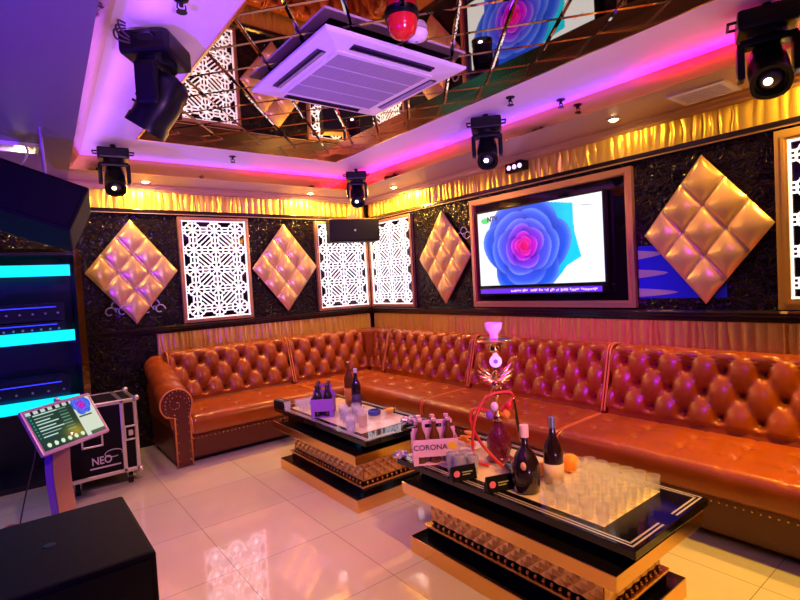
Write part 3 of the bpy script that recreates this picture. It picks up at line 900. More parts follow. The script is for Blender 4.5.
t, c, l = bottle(-1.50, -1.80, TC, 'tall brown beer bottle, the tallest bottle on the corner table', 'tall'); finish(t, c, mBrass, l, mat('amber_label', (.55, .2, .05), .5))
t, c, l = bottle(-1.555, -1.98, TC, 'dark bottle with a pale blue top beside the tall brown one', 'tall', k=.93, gm=mDarkG); finish(t, c, mat('pale_blue_cap', (.55, .6, .9), .3), l, mInk, .93)
t, c, l = bottle(-1.80, -3.655, TC, 'squat round black cognac bottle with a pink stopper', 'cognac', gm=mDarkG, k=.98); finish(t, c, mat('pink_stopper', (.85, .55, .6), .3), k=.98)
b = MB(); b.sph((-.052, -.030, .125), .017, (.5, .8, 1), 12); b.build('seal', mat('rose_seal', (.8, .4, .35), .4), t, smooth=True)
t, c, l = bottle(-1.705, -3.725, TC, 'slim dark wine bottle with a pale pink label and black cap', 'wine', gm=mDarkG, k=1.0); finish(t, c, mat('silver_cap', (.4, .4, .5), .2, .8), l, mPaper)

# bottle carriers
def carrier(x, y, z, rz, label, cm, lettering, bottle_label, group, inkm, capm, n=(3, 2), bh=1.0, yel=True):
    t = thing('bottle_carrier', label, 'bottle carrier', (x, y, z), rz)
    w_, d_, h_ = n[0]*.070+.01, n[1]*.070+.01, .125
    b = MB()
    b.box((0, 0, .002), (w_, d_, .004)); zc = .095
    for s in (-1, 1):
        b.box((0, s*d_/2, zc-.01), (w_, .003, .085)); b.box((s*w_/2, 0, zc-.01), (.003, d_, .085))
        b.box((s*(w_/2-.012), s*d_/2, .026), (.024, .003, .052)); b.box((-s*(w_/2-.012), s*d_/2, .026), (.024, .003, .052))
    b.build('carton', cm, t, bevel=.0008)
    yd = .036 if n[1] == 3 else 0
    b = MB(); b.box((0, yd, .09), (w_-.004, .003, .15))
    for s in (-1, 1): b.box((s*.05, yd, .175), (.016, .004, .03))
    b.box((0, yd, .194), (w_-.03, .006, .018)); b.build('carry_handle', cm, t)
    if yel: text_obj('lettering', lettering, .036, inkm, t, (-.026, -d_/2-.002, .088), (PI/2, 0, 0), .0004, .0006, 1.05)
    if yel:
        b = MB(); b.cyl((w_/2-.028, -d_/2-.0035, .092), (w_/2-.028, -d_/2-.0016, .092), .022, n=16); b.build('round_print', mYellow, t)
        b = MB(); b.cyl((w_/2+.0016, .03, .085), (w_/2+.003, .03, .085), .020, n=16); b.build('round_print', mYellow, t)
    c_, s_ = math.cos(rz), math.sin(rz)
    II = ('left', 'middle', 'right') if n[0] == 3 else ('left', 'right'); JJ = ('front', 'rear') if n[1] == 2 else ('front', 'middle', 'rear')
    for i in range(n[0]):
        for j in range(n[1]):
            lx, ly = (i-(n[0]-1)/2)*.070, (j-(n[1]-1)/2)*.072
            tt, cc, ll = bottle(x+lx*c_-ly*s_, y+lx*s_+ly*c_, z+.0045, bottle_label+', '+JJ[j]+' row, '+II[i], 'beer', group, k=.88, gm=mDarkG if not yel else mBrownG)
            finish(tt, cc, capm, ll, mYellow if yel else mInk, .88)
    return t
carrier(-1.82, -3.10, TZ+.0015, -.62, 'pink cardboard carrier with dark lettering and yellow prints, holding bottles, on the nearer table', mPinkCard, 'CORONA', 'brown bottle with pink cap in the pink carrier', 'bottles in the pink carrier', mInk, mat('pink_cap', (.8, .45, .65), .3, .3))
carrier(-1.745, -1.84, TZ+.0015, -.62, 'purple cardboard carrier full of dark bottles on the corner table', mPurpCard, 'BEER', 'small dark bottle in the purple carrier', 'bottles in the purple carrier', mPurpCard, mat('dark_cap', (.1, .04, .12), .3, .5), n=(2, 3), yel=False)

# menu tent signs
def sign(x, y, z, rz, label):
    t = thing('menu_sign', label, 'sign', (x, y, z), rz, 'black menu tent signs')
    MB().prism([(-.022, 0), (.022, 0), (.003, .062), (-.003, .062)], 'x', -.06, .06).build('card', mBlackPl, t)
    tl = math.atan2(.019, .062)
    b = MB(); b.cyl((-.036, -.0165, .031), (-.036, -.0135, .031), .015, n=16); o = b.build('round_mark', mPink, t)
    b = MB()
    for dz, L_ in ((.004, .05), (-.006, .038)): b.box((.016-(.05-L_)/2, -.0025-.0115*1.0+dz*.30, .031+dz), (L_, .003, .004), rot=(-tl, 0, 0))
    b.build('print_lines', mat('olive_print', (.4, .45, .2), .5), t)
    return t
sign(-1.895, -3.375, TZ+.0015, -.35, 'black tent sign with a pink round mark in front of the blue water glasses')
sign(-1.872, -3.565, TZ+.0015, -.35, 'black tent sign with a pink round mark before the cognac bottle')
for k, (x, y) in enumerate([(-1.86, -3.27), (-1.80, -3.305), (-1.865, -3.325), (-1.825, -3.37)]):
    tumbler(x, y, TC if x > -1.85 else TZ+.0015, 'blue water glass behind the left black tent sign, '+['closest to the pink carrier', 'closest to the water pipe', 'right at the sign', 'nearest the second sign'][k], 'blue glasses on the nearer table', h=.095, r=.031, fill=.9)
# fruit and plates
def plate(x, y, z, label, r=.085, m=mBlackGlass):
    return MB().lathe([(0, 0), (r*.55, 0), (r*.62, .004), (r, .022), (r-.004, .024), (r*.6, .008), (0, .007)], n=26).build('plate', m, smooth=True, auto=50, loc=(x, y, z))
o = tag(plate(-1.635, -3.505, TC, 'x', .085), 'round black dish holding lime halves beside the water pipe', 'dish')
def lime(x, y, z, rx, ry, label, group):
    t = thing('lime_half', label, 'fruit', (x, y, z), 0, group); t.rotation_euler = (rx, ry, 0)
    MB().lathe([(0, -.024), (.012, -.021), (.021, -.012), (.0245, 0), (0, 0)], n=14).build('peel', mLime, t, smooth=True, auto=50)
    MB().lathe([(.0225, .0002), (0, .0015)], n=14).build('flesh', mLimeIn, t); return t
for k, (dx, dy) in enumerate([(-.035, .02), (.02, .035), (.035, -.02), (-.02, -.035), (0, 0)]):
    lime(-1.635+dx*.8, -3.505+dy*.8, TC+.034+(.012 if k == 4 else 0), random.uniform(-.4, .4), random.uniform(-.4, .4), 'cut lime half '+['at the corner-table side of', 'at the sofa side of', 'nearest the oranges in', 'at the outer side of', 'on top of the others in'][k]+' the black dish', 'lime halves in the black dish')
def orange(x, y, z, r, label, group=None):
    t = thing('orange', label, 'fruit', (x, y, z), 0, group)
    MB().sph((0, 0, r*.96), r, (1, 1, .96), 20).build('peel', mOrange, t, smooth=True)
    MB().cyl((0, 0, 2*r*.955), (0, 0, 2*r*.975), .004, n=6).build('stem_scar', mLime, t); return t
orange(-1.50, -3.665, TC, .043, 'whole orange beside the shot glasses, right of the wine bottle')
orange(-1.625, -3.625, TC, .037, 'whole orange half hidden between the two dark bottles')
o = tag(plate(-1.60, -3.10, TC, 'x', .085, mCeramic), 'white plate of orange slices behind the pink carrier', 'dish')
for k in range(6):
    a = k*1.05; b = MB()
    b.lathe([(0, 0), (.033, 0), (.035, .004), (.033, .008), (0, .008)], n=16)
    q = b.build('orange_slice', mOrange, smooth=True, auto=50, loc=(-1.60+.030*math.cos(a), -3.10+.030*math.sin(a), TC+.026+.0115*k)); q.rotation_euler = (.2*math.cos(a), .2, 0)
    tag(q, ['lowest', 'second lowest', 'third lowest', 'third highest', 'second highest', 'topmost'][k]+' orange slice of the spiral pile on the white plate', 'fruit', 'orange slices on the white plate')
def crumple(name, loc, r, m, label, cat, seed, flat=.5):
    rnd = random.Random(seed); b = MB(); b.sph((0, 0, 0), r, (1, 1, flat), 18)
    for v in b.bm.verts:
        n = v.co.normalized(); k = 1+.28*math.sin(n.x*9+seed)*math.cos(n.y*8)+rnd.uniform(-.16, .16); v.co *= k
    mz = min(v.co.z for v in b.bm.verts)
    for v in b.bm.verts: v.co.z -= mz
    return tag(b.build(name, m, loc=loc), label, cat)
crumple('tissue', (-1.70, -3.225, TC), .028, mTissue, 'crumpled white tissue beside the pink carrier', 'tissue', 2, .9)
crumple('plastic_wrap', (-1.50, -2.50, TZ+.0015), .055, mFoil, 'crumpled shiny clear wrap at the near end of the corner table', 'wrapper', 4, .35)
crumple('plastic_wrap', (-1.92, -2.955, TZ), .035, mFoil, 'crumpled shiny clear wrap at the far end of the nearer table', 'wrapper', 6, .5)
# ashtrays on the corner table
def ashtray(x, y, z, m, label):
    t = thing('ashtray', label, 'ashtray', (x, y, z), .3)
    MB().lathe([(0, 0), (.036, 0), (.042, .006), (.042, .032), (.034, .032), (.030, .010), (0, .009)], n=20, sq=.3).build('bowl', m, t, smooth=True, auto=40)
    MB().box((.037, 0, .034), (.014, .010, .005)).build('rest', m, t); return t
ashtray(-1.52, -2.14, TC, mat('blue_glazed', (.04, .06, .4), .15, coat=.6), 'dark blue ashtray on the beige panel of the corner table')
t = thing('snack_bowl', 'small golden snack bowl right of the blue ashtray', 'bowl', (-1.43, -2.20, TC))
MB().lathe([(0, 0), (.022, 0), (.026, .006), (.044, .034), (.041, .035), (.022, .010), (0, .009)], n=20).build('bowl', mGoldOrn, t, smooth=True, auto=50)
MB().sph((0, 0, .022), .032, (1, 1, .55), 14).build('snacks', mOrange, t, smooth=True)
t = thing('tissue_box', 'small black box at the far left end of the corner table', 'box', (-1.875, -1.42, TZ+.0015), .1)
MB().box((0, 0, .03), (.075, .10, .06), bev=.004).build('box_body', mBlackPl, t); MB().box((0, 0, .0605), (.02, .06, .001)).build('slot', mGreyPl, t)
for k, (x, y) in enumerate([(-1.385, -3.52), (-1.385, -3.63), (-1.385, -3.74)]):
    q = MB().lathe([(0, 0), (.040, 0), (.046, .016), (.043, .017), (.038, .004), (0, .004)], n=20).build('glass_dish', mGlass, smooth=True, auto=50, loc=(x, y, TZ+.0015))
    tag(q, ['first', 'middle', 'last'][k]+' clear glass dish of the row along the sofa side, counted from the orange', 'dish', 'clear dishes on the nearer table')

# ------------------------------------------------------------------ water pipe
hx, hy = -1.60, -3.335
t = thing('water_pipe', 'tall ornate water pipe with gold wings and red hoses on the nearer table', 'water pipe', (hx, hy, TC))
MB().lathe([(0, 0), (.060, 0), (.066, .010), (.052, .022), (.050, .03), (.062, .07), (.058, .115), (.032, .16), (.022, .185), (.022, .205), (0, .205)], n=24).build('vase', mat('ruby_glass', (.20, .02, .06), .06, trans=.4, coat=.6), t, smooth=True, auto=60)
MB().lathe([(0, .20), (.030, .20), (.034, .22), (.022, .235), (.012, .25), (.010, .30), (.018, .315), (.020, .33), (.010, .345), (.009, .40), (.016, .41), (.016, .43), (.009, .44), (.009, .52), (.020, .535), (.028, .55), (.020, .57), (.010, .58), (.010, .62), (0, .62)], n=16).build('stem', mGoldOrn, t, smooth=True, auto=60)
for s in (-1, 1):    # wings
    b = MB()
    for k in range(5):
        L = .105-.012*k; a = math.radians(38-17*k)
        dirx = s*math.cos(a); dz = math.sin(a)
        p0 = (0, 0, .40); p1 = (dirx*L*.5, 0, .40+dz*L*.5+.004); p2 = (dirx*L, 0, .40+dz*L+.014)
        pts = spline([p0, p1, p2], 4); b.tube(pts, .007, 6, rads=[.005+.006*math.sin(PI*(i/(len(pts)-1))*.9) for i in range(len(pts))])
    w_ = b.build('wing', mGoldOrn, t, smooth=True); w_.rotation_euler = (0, 0, -.68)
b = MB(); b.sph((0, 0, .425), .017, (1, 1, 1.1), 12); b.sph((.0, -.014, .437), .010, (1, 1.2, 1), 10); b.tube([(0, -.022, .437), (0, -.031, .430)], .003, 6)
for s in (-1, 1): b.tube([(0, 0, .39), (s*.018, -.006, .365), (s*.030, -.008, .335)], .006, 6)
b.sph((0, -.004, .375), .019, (1, .8, 1.3), 12); o = b.build('eagle_figure', mGoldOrn, t, smooth=True); o.rotation_euler = (0, 0, -.68)
b = MB(); b.cyl((0, -.018, .492), (0, -.010, .492), .030, n=20); b.prism([(-.02, .51), (.02, .51), (0, .545)], 'y', -.018, -.010)
o = b.build('porcelain_emblem', mCeramic, t); o.rotation_euler = (0, 0, -.68)
b = MB(); b.cyl((0, -.0205, .492), (0, -.0175, .492), .012, n=6); o = b.build('emblem_star', mPurpCard, t); o.rotation_euler = (0, 0, -.68)
MB().lathe([(.010, .592), (.078, .588), (.082, .592), (.078, .596), (.010, .597)], n=28).build('ash_plate', mGoldOrn, t, smooth=True, auto=50)
MB().lathe([(0, .60), (.020, .60), (.022, .625), (.040, .65), (.044, .675), (.040, .68), (.030, .668), (0, .665)], n=20).build('tobacco_bowl', mCeramic, t, smooth=True, auto=60)
Rz = Matrix.Rotation(-.66, 4, 'Z')      # local frame with x across the view
def HP(p): return Rz @ Vector(p)
b = MB(); b.tube([HP(p) for p in spline([(0, 0, .225), (.03, -.02, .27), (.075, -.02, .31), (.05, -.02, .34), (-.05, -.03, .325), (-.11, -.04, .24), (-.135, -.05, .13), (-.13, -.07, .03), (-.07, -.10, .012)], 8)], .0075, 8)
b.build('hose', mRedHose, t, smooth=True)
b = MB(); b.tube([HP(p) for p in spline([(0, 0, .215), (-.045, -.02, .25), (-.115, -.03, .27), (-.14, -.03, .22), (-.105, -.05, .12), (-.05, -.08, .05), (-.01, -.13, .012)], 8)], .0075, 8)
b.build('hose', mRedHose, t, smooth=True)
b = MB(); b.tube([HP(p) for p in spline([(.075, -.02, .31), (.085, -.03, .22), (.10, -.05, .11), (.145, -.06, .02)], 8)], .0085, 8)
b.build('mouthpiece', mGoldOrn, t, smooth=True)
for (px, pz, m) in ((-.02, .275, mCeramic), (.035, .235, mOrange), (.05, .275, mRed), (-.045, .235, mPurpCard)):
    p = HP((px, -.035, pz)); MB().sph(p, .020, (1, 1, 1.2), 10).build('bead', m, t, smooth=True)

# ------------------------------------------------------------------ air conditioner cassette
AX, AY, AZ, AS = -1.870, -2.66, 2.474, .86
t = thing('air_conditioner', 'square white ceiling cassette air conditioner in the mirrored recess', 'air conditioner', (AX, AY, 0))
b = MB(); s2 = AS/2
v = []
for (r, z) in ((s2, AZ+.018), (s2, AZ+.006), (s2-.012, AZ), (s2-.13, AZ-.012)):
    v.append([b.bm.verts.new((sx*r, sy*r, z)) for sx, sy in ((-1, -1), (1, -1), (1, 1), (-1, 1))])
for i in range(3):
    for k in range(4): b.bm.faces.new((v[i][k], v[i][(k+1) % 4], v[i+1][(k+1) % 4], v[i+1][k]))
b.bm.faces.new(v[0]); b.bm.faces.new(v[3]); b.build('fascia', mWhitePl, t)
MB().box((0, 0, AZ+.034), (AS-.12, AS-.12, .034)).build('housing', mBlackPl, t)
gs = .29
MB().box((0, 0, AZ-.0145), (2*gs+.02, 2*gs+.02, .006), bev=.002).build('grille_frame', mWhitePl, t)
b = MB()
for k in range(4):
    x0 = -gs+.012+k*(2*gs-.02)/4
    wd = (2*gs-.02)/4-.012
    b.box((0, x0+wd/2+.004, AZ-.0185), (2*gs-.03, wd, .003))
    for q in range(9): b.box((0, x0+.008+q*wd/9+.003, AZ-.0208), (2*gs-.034, .004, .003))
gr = b.build('intake_grille', mGreyPl, t)
mSlot = mat('dark_slot', (.02, .01, .05), .3)
for k in range(4):
    a = k*PI/2; q = Euler((0, 0, a)).to_matrix().to_4x4()
    b = MB(); b.box((0, -s2+.078, AZ-.0085), (.50, .046, .008)); 
    b.bm.transform(q); sl_ = b.build('outlet', mSlot, t)
    b = MB(); b.box((0, -s2+.085, AZ-.016), (.49, .020, .004), rot=(.35, 0, 0)); b.bm.transform(q); b.build('louvre', mGreyPl if k % 2 else mBlackPl, sl_)

# ------------------------------------------------------------------ moving head lights
def moving_head(x, y, ztop, pan, tilt, k, label, lens=mLens):
    t = thing('moving_head_light', label, 'stage light', (x, y, ztop), pan, 'moving head stage lights on the ceiling')
    b = MB(); b.box((0, 0, -.055*k-.03), (.26*k, .22*k, .10*k), bev=.018*k)
    bs = b.build('base', mBlackPl, t)
    for s in (-1, 1):
        b = MB(); b.tube([(s*.13*k, -.05*k, -.05*k-.02), (s*.165*k, -.05*k, -.05*k-.02), (s*.165*k, .05*k, -.05*k-.02), (s*.13*k, .05*k, -.05*k-.02)], .008*k, 6)
        b.build('handle', mBlackPl, bs)
    b = MB()
    b.cyl((0, 0, 0), (0, 0, -.035), .018, n=12); b.box((0, 0, -.030), (.14*k, .05, .012)); b.build('clamp', mBlackPl, t)
    b = MB(); b.cyl((0, 0, -.105*k-.03), (0, 0, -.135*k-.03), .085*k, n=20); b.box((0, 0, -.15*k-.03), (.24*k, .10*k, .035*k), bev=.01*k)
    for s in (-1, 1):
        b.box((s*.115*k, 0, -.235*k-.03), (.035*k, .095*k, .18*k), bev=.012*k)
    b.build('yoke', mBlackPl, t, bevel=0)
    zc = -.285*k-.03; m = Matrix.Translation((0, 0, zc)) @ Euler((tilt, 0, 0)).to_matrix().to_4x4()
    b = MB(); b.lathe([(0, .13*k), (.055*k, .13*k), (.082*k, .10*k), (.088*k, 0), (.082*k, -.09*k), (.088*k, -.10*k), (.088*k, -.14*k), (.070*k, -.14*k), (.065*k, -.115*k), (0, -.115*k)], n=20, sq=.25)
    for j in range(5): b.box((0, .085*k, (.07-.03*j)*k), (.10*k, .012*k, .010*k))
    b.bm.transform(m); hd = b.build('head', mBlackPl, t, smooth=True, auto=40)
    b = MB(); b.lathe([(0, -.128*k), (.035*k, -.124*k), (.060*k, -.116*k), (0, -.1155*k)], n=20); b.bm.transform(m); ln = b.build('lens', mLens, hd, smooth=True)
    if lens is not mLens:
        b = MB(); b.sph((.012*k, 0, -.126*k), .020*k, (1, 1, .6), 12); b.bm.transform(m); b.build('bulb', lens, hd, smooth=True)
    return t
moving_head(-2.90, -2.70, Z2, .91, .6, .92, 'large black moving head light left of the air conditioner, cable loops on one side')
moving_head(-2.79, -.86, Z2, 2.98, .75, .78, 'black moving head light over the leftmost gold diamond', mLensY)
moving_head(-.74, -.92, Z2, 2.56, .7, .76, 'black moving head light in the room corner above the hanging speaker', mLensW)
moving_head(-.82, -2.66, Z2, 2.29, .75, .78, 'black moving head light above the television, bluish lens', mLensW)
moving_head(-.82, -4.27, Z2, 1.95, .8, .86, 'black moving head light at the upper right corner of the picture', mLensY)
# cable loop on the large one
b = MB()
for k in range(3):
    b.tube(spline([(-3.03, -2.79, 2.43-.01*k), (-3.06-.008*k, -2.82, 2.42-.02*k), (-3.06-.008*k, -2.86, 2.37-.02*k), (-3.03, -2.85, 2.35-.01*k)], 6), .004, 5)
tag(b.build('cable', mCable, smooth=True), 'black cable loops hanging beside the large moving head light', 'cable')
# sprinklers
def sprinkler(x, y, z, label):
    t = thing('sprinkler', label, 'sprinkler', (x, y, z), 0, 'ceiling sprinklers')
    MB().lathe([(.028, 0), (.026, -.006), (.008, -.010), (.008, -.028), (0, -.028)], n=16).build('body', mBlackPl, t, smooth=True, auto=50)
    b = MB(); b.tube([(-.014, 0, -.02), (-.016, 0, -.036), (0, 0, -.048), (.016, 0, -.036), (.014, 0, -.02)], .003, 6); b.cyl((0, 0, -.048), (0, 0, -.051), .020, n=12)
    b.build('deflector', mBlackPl, t); return t
sprinkler(-2.88, -3.02, Z2, 'small dark sprinkler head near the top edge, above the large stage light')
sprinkler(-.93, -2.965, Z2, 'small dark sprinkler head on the lilac ceiling right of the mirrored recess')
sprinkler(-.60, -3.10, Z2, 'small dark sprinkler head close to the mirrored step over the television')
sprinkler(-1.93, -.90, Z2, 'tiny dark sprinkler head on the ceiling strip above the first lattice screen')
# beacon and detector in the mirror recess
t = thing('warning_beacon', 'red dome beacon on a black base beside the air conditioner', 'beacon', (-2.02, -3.27, Z3-.006))
MB().lathe([(0, 0), (.075, 0), (.075, -.016), (0, -.016)], n=24).build('base', mBlackPl, t, smooth=True, auto=40)
MB().lathe([(0, -.105), (.03, -.10), (.055, -.08), (.066, -.05), (.068, -.017), (0, -.017)], n=24).build('dome', mRed, t, smooth=True, auto=60)
t = thing('smoke_detector', 'white round smoke detector next to the red beacon', 'smoke detector', (-1.87, -3.19, Z3-.006))
MB().lathe([(0, 0), (.052, 0), (.054, -.014), (.044, -.034), (.02, -.044), (0, -.045)], n=24).build('housing', mWhitePl, t, smooth=True, auto=50)
MB().cyl((0, 0, -.0445), (0, 0, -.048), .008, n=10).build('sensor', mGreyPl, t)
# downlight fixtures
for k, (x, y) in enumerate(DOWN):
    lab = ['lit round downlight in the back soffit behind the left stage light', 'lit round downlight in the back soffit above the second gold diamond', 'lit round downlight in the right soffit beside the room corner', 'round downlight in the right soffit beyond the television', 'round downlight in the right soffit at the picture edge', 'x'][k]
    if k == 5: continue
    t = thing('downlight', lab, 'ceiling lamp', (x, y, Z1), 0, 'soffit downlights')
    MB().lathe([(.030, -.001), (.048, -.001), (.048, -.006), (.034, -.009), (.030, -.005)], n=24).build('rim', mAlu, t, smooth=True, auto=50)
    MB().sph((0, 0, -.003), .030, (1, 1, .5), 16).build('bulb', mWarmLed, t, smooth=True)
t = thing('grille_lamp', 'white rectangular ceiling lamp with a glowing bulb above the left speaker', 'ceiling lamp', (-3.42, -1.02, Z1), 0)
b = MB(); 
for (cx, cy, dx, dy) in ((0, -.085, .36, .02), (0, .085, .36, .02), (-.17, 0, .02, .15), (.17, 0, .02, .15)): b.box((cx, cy, -.012), (dx, dy, .022))
b.build('frame', mWhitePl, t); MB().box((0, 0, -.006), (.32, .15, .008)).build('reflector', mAlu, t)
MB().sph((.09, 0, -.022), .032, (1, 1, .5), 16).build('bulb', mWarmLed, t, smooth=True)
# air vent in the right soffit
t = thing('air_vent', 'small white louvred air vent in the soffit above the right diamond', 'vent', (-.23, -3.79, Z1), 0)
b = MB()
for (cx, cy, dx, dy) in ((-.115, 0, .03, .30), (.115, 0, .03, .30), (0, -.135, .20, .03), (0, .135, .20, .03)): b.box((cx, cy, -.006), (dx, dy, .011))
b.build('frame', mWhitePl, t); MB().box((0, 0, -.002), (.20, .24, .003)).build('duct', mSlot, t)
b = MB()
for k in range(5): b.box((-.08+.04*k, 0, -.008), (.012, .24, .002), rot=(0, .6, 0))
b.build('louvres', mWhitePl, t)
# small LED effect box over the television
t = thing('effect_light', 'small black effect light with three violet lenses above the television frame', 'stage light', (-.058, -2.32, 2.245), BR)
MB().box((0, -.03, 0), (.20, .06, .075), bev=.008).build('housing', mBlackPl, t); MB().box((0, .0, .045), (.05, .02, .03)).build('bracket', mBlackPl, t)
for k in (-1, 0, 1): MB().cyl((k*.055, -.0605, 0), (k*.055, -.067, 0), .018, n=14).build('lens', mVioletLed, t)

# ------------------------------------------------------------------ hanging corner speaker
t = thing('wall_speaker', 'black rectangular speaker hanging in the room corner before the lattice screens', 'speaker', (-.44, -.34, 1.935), -.35)
MB().box((0, 0, 0), (.545, .22, .235), bev=.01).build('cabinet', mBlackMat, t)
MB().box((0, -.1135, 0), (.52, .006, .21), bev=.002).build('front_grille', mGrille, t)
MB().cyl((0, -.117, 0), (0, -.119, 0), .012, n=16).build('badge', mAlu, t)
b = MB(); b.box((0, 0, .130), (.50, .12, .010)); b.box((0, 0, .155), (.10, .06, .04)); b.tube([(0, 0, .17), (0, .0, .412)], .009, 8)
b.build('hanging_bracket', mMould, t)

# ------------------------------------------------------------------ left speaker
t = thing('hanging_speaker', 'large black tilted speaker hanging from the soffit at the left edge', 'speaker', (-3.365, -1.60, 1.90), 0)
mt = Euler((math.radians(-20), math.radians(21), math.radians(-14)), 'XYZ').to_matrix().to_4x4()
def tb(b): b.bm.transform(mt); return b
tb(MB().box((0, 0, 0), (.57, .30, .28), bev=.012)).build('cabinet', mBlackMat, t)
tb(MB().box((0, -.154, 0), (.53, .008, .24), bev=.003)).build('front_grille', mGrille, t)
tb(MB().box((-.18, -.159, .05), (.07, .002, .028))).build('badge', mSilverArt, t)
b = MB(); b.tube(spline([(-.03, .08, .17), (.02, .10, .24), (.045, .12, .30), (.04, .14, .34)], 6), .006, 6); q = b.build('cable', mCableW, t, smooth=True)
MB().tube([(.12, .08, .12), (.11, .10, .447)], .009, 8).build('suspension_rod', mAlu, t); MB().tube([(-.2, .08, .19), (-.2, .10, .447)], .009, 8).build('suspension_rod', mAlu, t)

# ------------------------------------------------------------------ equipment rack
RXR = -3.02; RW = 1.30; RD = .42
t = thing('equipment_rack', 'tall black equipment rack with three glowing cyan shelf edges at the left', 'rack', (RXR-RW/2, -.03, .0005), 0)
hx_ = RW/2
b = MB(); b.box((0, -.01, .86), (RW, .02, 1.72)); b.box((-hx_+.01, -RD/2, .86), (.02, RD, 1.72)); b.box((hx_-.01, -RD/2, .86), (.02, RD, 1.72)); b.box((0, -RD/2, 1.71), (RW, RD, .02)); b.box((0, -RD/2, .02), (RW, RD, .04))
b.build('carcass', mRack, t)
MB().box((0, -RD/2+.005, 1.733), (RW+.01, RD+.01, .024)).build('top_board', mMirrorGold, t)
MB().box((hx_-.003, -RD-.010, .87), (.045, .014, 1.72)).build('mirror_post', mMirrorGold, t)
for z in (1.585, 1.095, .600):
    s_ = MB().box((-.012, -RD/2+.015, z), (RW-.075, RD-.05, .020)).build('shelf', mShelfGl, t)
    MB().box((-.022, -RD-.006, z), (RW-.065, .012, .082)).build('light_strip', mCyan, s_)
area('rack_glow', (-3.68, -.28, 1.52), None, 2.2, (.01, .05, 1), 1.1, .2, (0, 0, 0))
area('rack_glow', (-3.68, -.28, 1.03), None, 2.2, (.01, .05, 1), 1.1, .2, (0, 0, 0))
def amp(x, z, w_, h_, label, n):
    t = thing('amplifier', label, 'amplifier', (x, -.24, z), 0, 'audio units on the rack shelves')
    MB().box((0, 0, h_/2+.008), (w_, .28, h_), bev=.004).build('chassis', mRack, t)
    MB().box((0, -.1425, h_/2+.008), (w_+.01, .005, h_), bev=.001).build('front_panel', mAmp, t)
    b = MB()
    for k in range(n): b.cyl((-w_*.42+k*w_*.84/(n-1), -.146, h_*.42+.008), (-w_*.42+k*w_*.84/(n-1), -.158, h_*.42+.008), .008, n=10)
    b.build('knobs', mAlu, t)
    MB().box((0, -.1455, h_*.78+.008), (w_*.8, .0015, .006)).build('indicator_strip', mBlueLed, t)
    b = MB()
    for sx in (-1, 1):
        for sy in (-1, 1): b.cyl((sx*w_*.42, sy*.11, 0), (sx*w_*.42, sy*.11, .008), .012, n=8)
    b.build('feet', mBlackPl, t)
    return t
amp(-3.36, 1.106, .46, .09, 'black amplifier on the middle rack shelf, lowest of the two stacked units', 8)
amp(-3.36, 1.206, .46, .13, 'black mixer unit with a bright indicator line, upper of the two on the middle shelf', 6)
amp(-3.36, .6115, .46, .16, 'black amplifier on the bottom lit shelf of the rack', 5)
amp(-3.90, .6115, .46, .12, 'black audio unit on the bottom lit shelf at the far left', 5)

# ------------------------------------------------------------------ flight case
t = thing('flight_case', 'black flight case with aluminium edges and a pale printed logo', 'flight case', (-2.985, -.93, .0005), .0)
w_, d_, z0, z1 = .42, .43, .105, .625; xl, xr = -w_/2-.03, w_/2
# front face y=-.0; box extends to +y
cx = (xl+xr)/2; W_ = xr-xl; yc = d_/2; zc = (z0+z1)/2; H_ = z1-z0
MB().box((cx, yc, zc), (W_-.008, d_-.008, H_-.008)).build('panels', mBlackMat, t)
b = MB(); e_ = .022
for yy in (0, d_):
    for zz in (z0, z1): b.box((cx, yy+(e_/2 if yy == 0 else -e_/2), zz+(e_/2 if zz == z0 else -e_/2)), (W_+.004, e_+.004, e_+.004))
    for xx in (xl, xr, xr-.085): b.box((xx+(e_/2 if xx == xl else -e_/2), yy+(e_/2 if yy == 0 else -e_/2), zc), (e_+.004, e_+.004, H_))
for xx in (xl, xr, xr-.085):
    for zz in (z0, z1): b.box((xx+(e_/2 if xx == xl else -e_/2), yc, zz+(e_/2 if zz == z0 else -e_/2)), (e_+.004, d_, e_+.004))
b.build('edge_profiles', mAlu, t, bevel=.003)
for xx in (xl, xr):
    for yy in (0, d_):
        for zz in (z0, z1): MB().sph((xx, yy, zz), .022, n=10).build('ball_corner', mAlu, t, smooth=True)
b = MB(); lx = xr-.05
for (cx2, cz2, dx, dz) in ((lx, .43, .075, .012), (lx, .335, .075, .012), (lx-.036, .382, .012, .10), (lx+.036, .382, .012, .10)): b.box((cx2, -.006, cz2), (dx, .012, dz))
lt = b.build('butterfly_latch', mAlu, t, bevel=.002)
MB().box((lx, -.004, .382), (.03, .014, .04), bev=.003).build('latch_knob', mAlu, lt)
b = MB(); hx2 = -.08
for (cx2, cz2, dx, dz) in ((hx2, .425, .13, .012), (hx2, .335, .13, .012), (hx2-.06, .38, .012, .10), (hx2+.06, .38, .012, .10)): b.box((cx2, -.005, cz2), (dx, .010, dz))
hd = b.build('handle_dish', mAlu, t, bevel=.002); MB().tube([(hx2-.045, -.014, .40), (hx2+.045, -.014, .40)], .009, 8).build('grip', mBlackPl, hd, smooth=True)
mLogo = mat('pale_print', (.55, .48, .58), .5)
text_obj('logo_lettering', 'NEO', .075, mLogo, t, (-.03, -.0005, .225), (PI/2, 0, 0), .0008, .001, .8)
b = MB(); b.tube([(.045+.055*math.cos(a), -.001, .262+.026*math.sin(a)) for a in [q*.4-.4 for q in range(15)]], .003, 5)
b.box((-.01, -.001, .178), (.19, .002, .010)); b.build('logo_swoosh', mLogo, t)
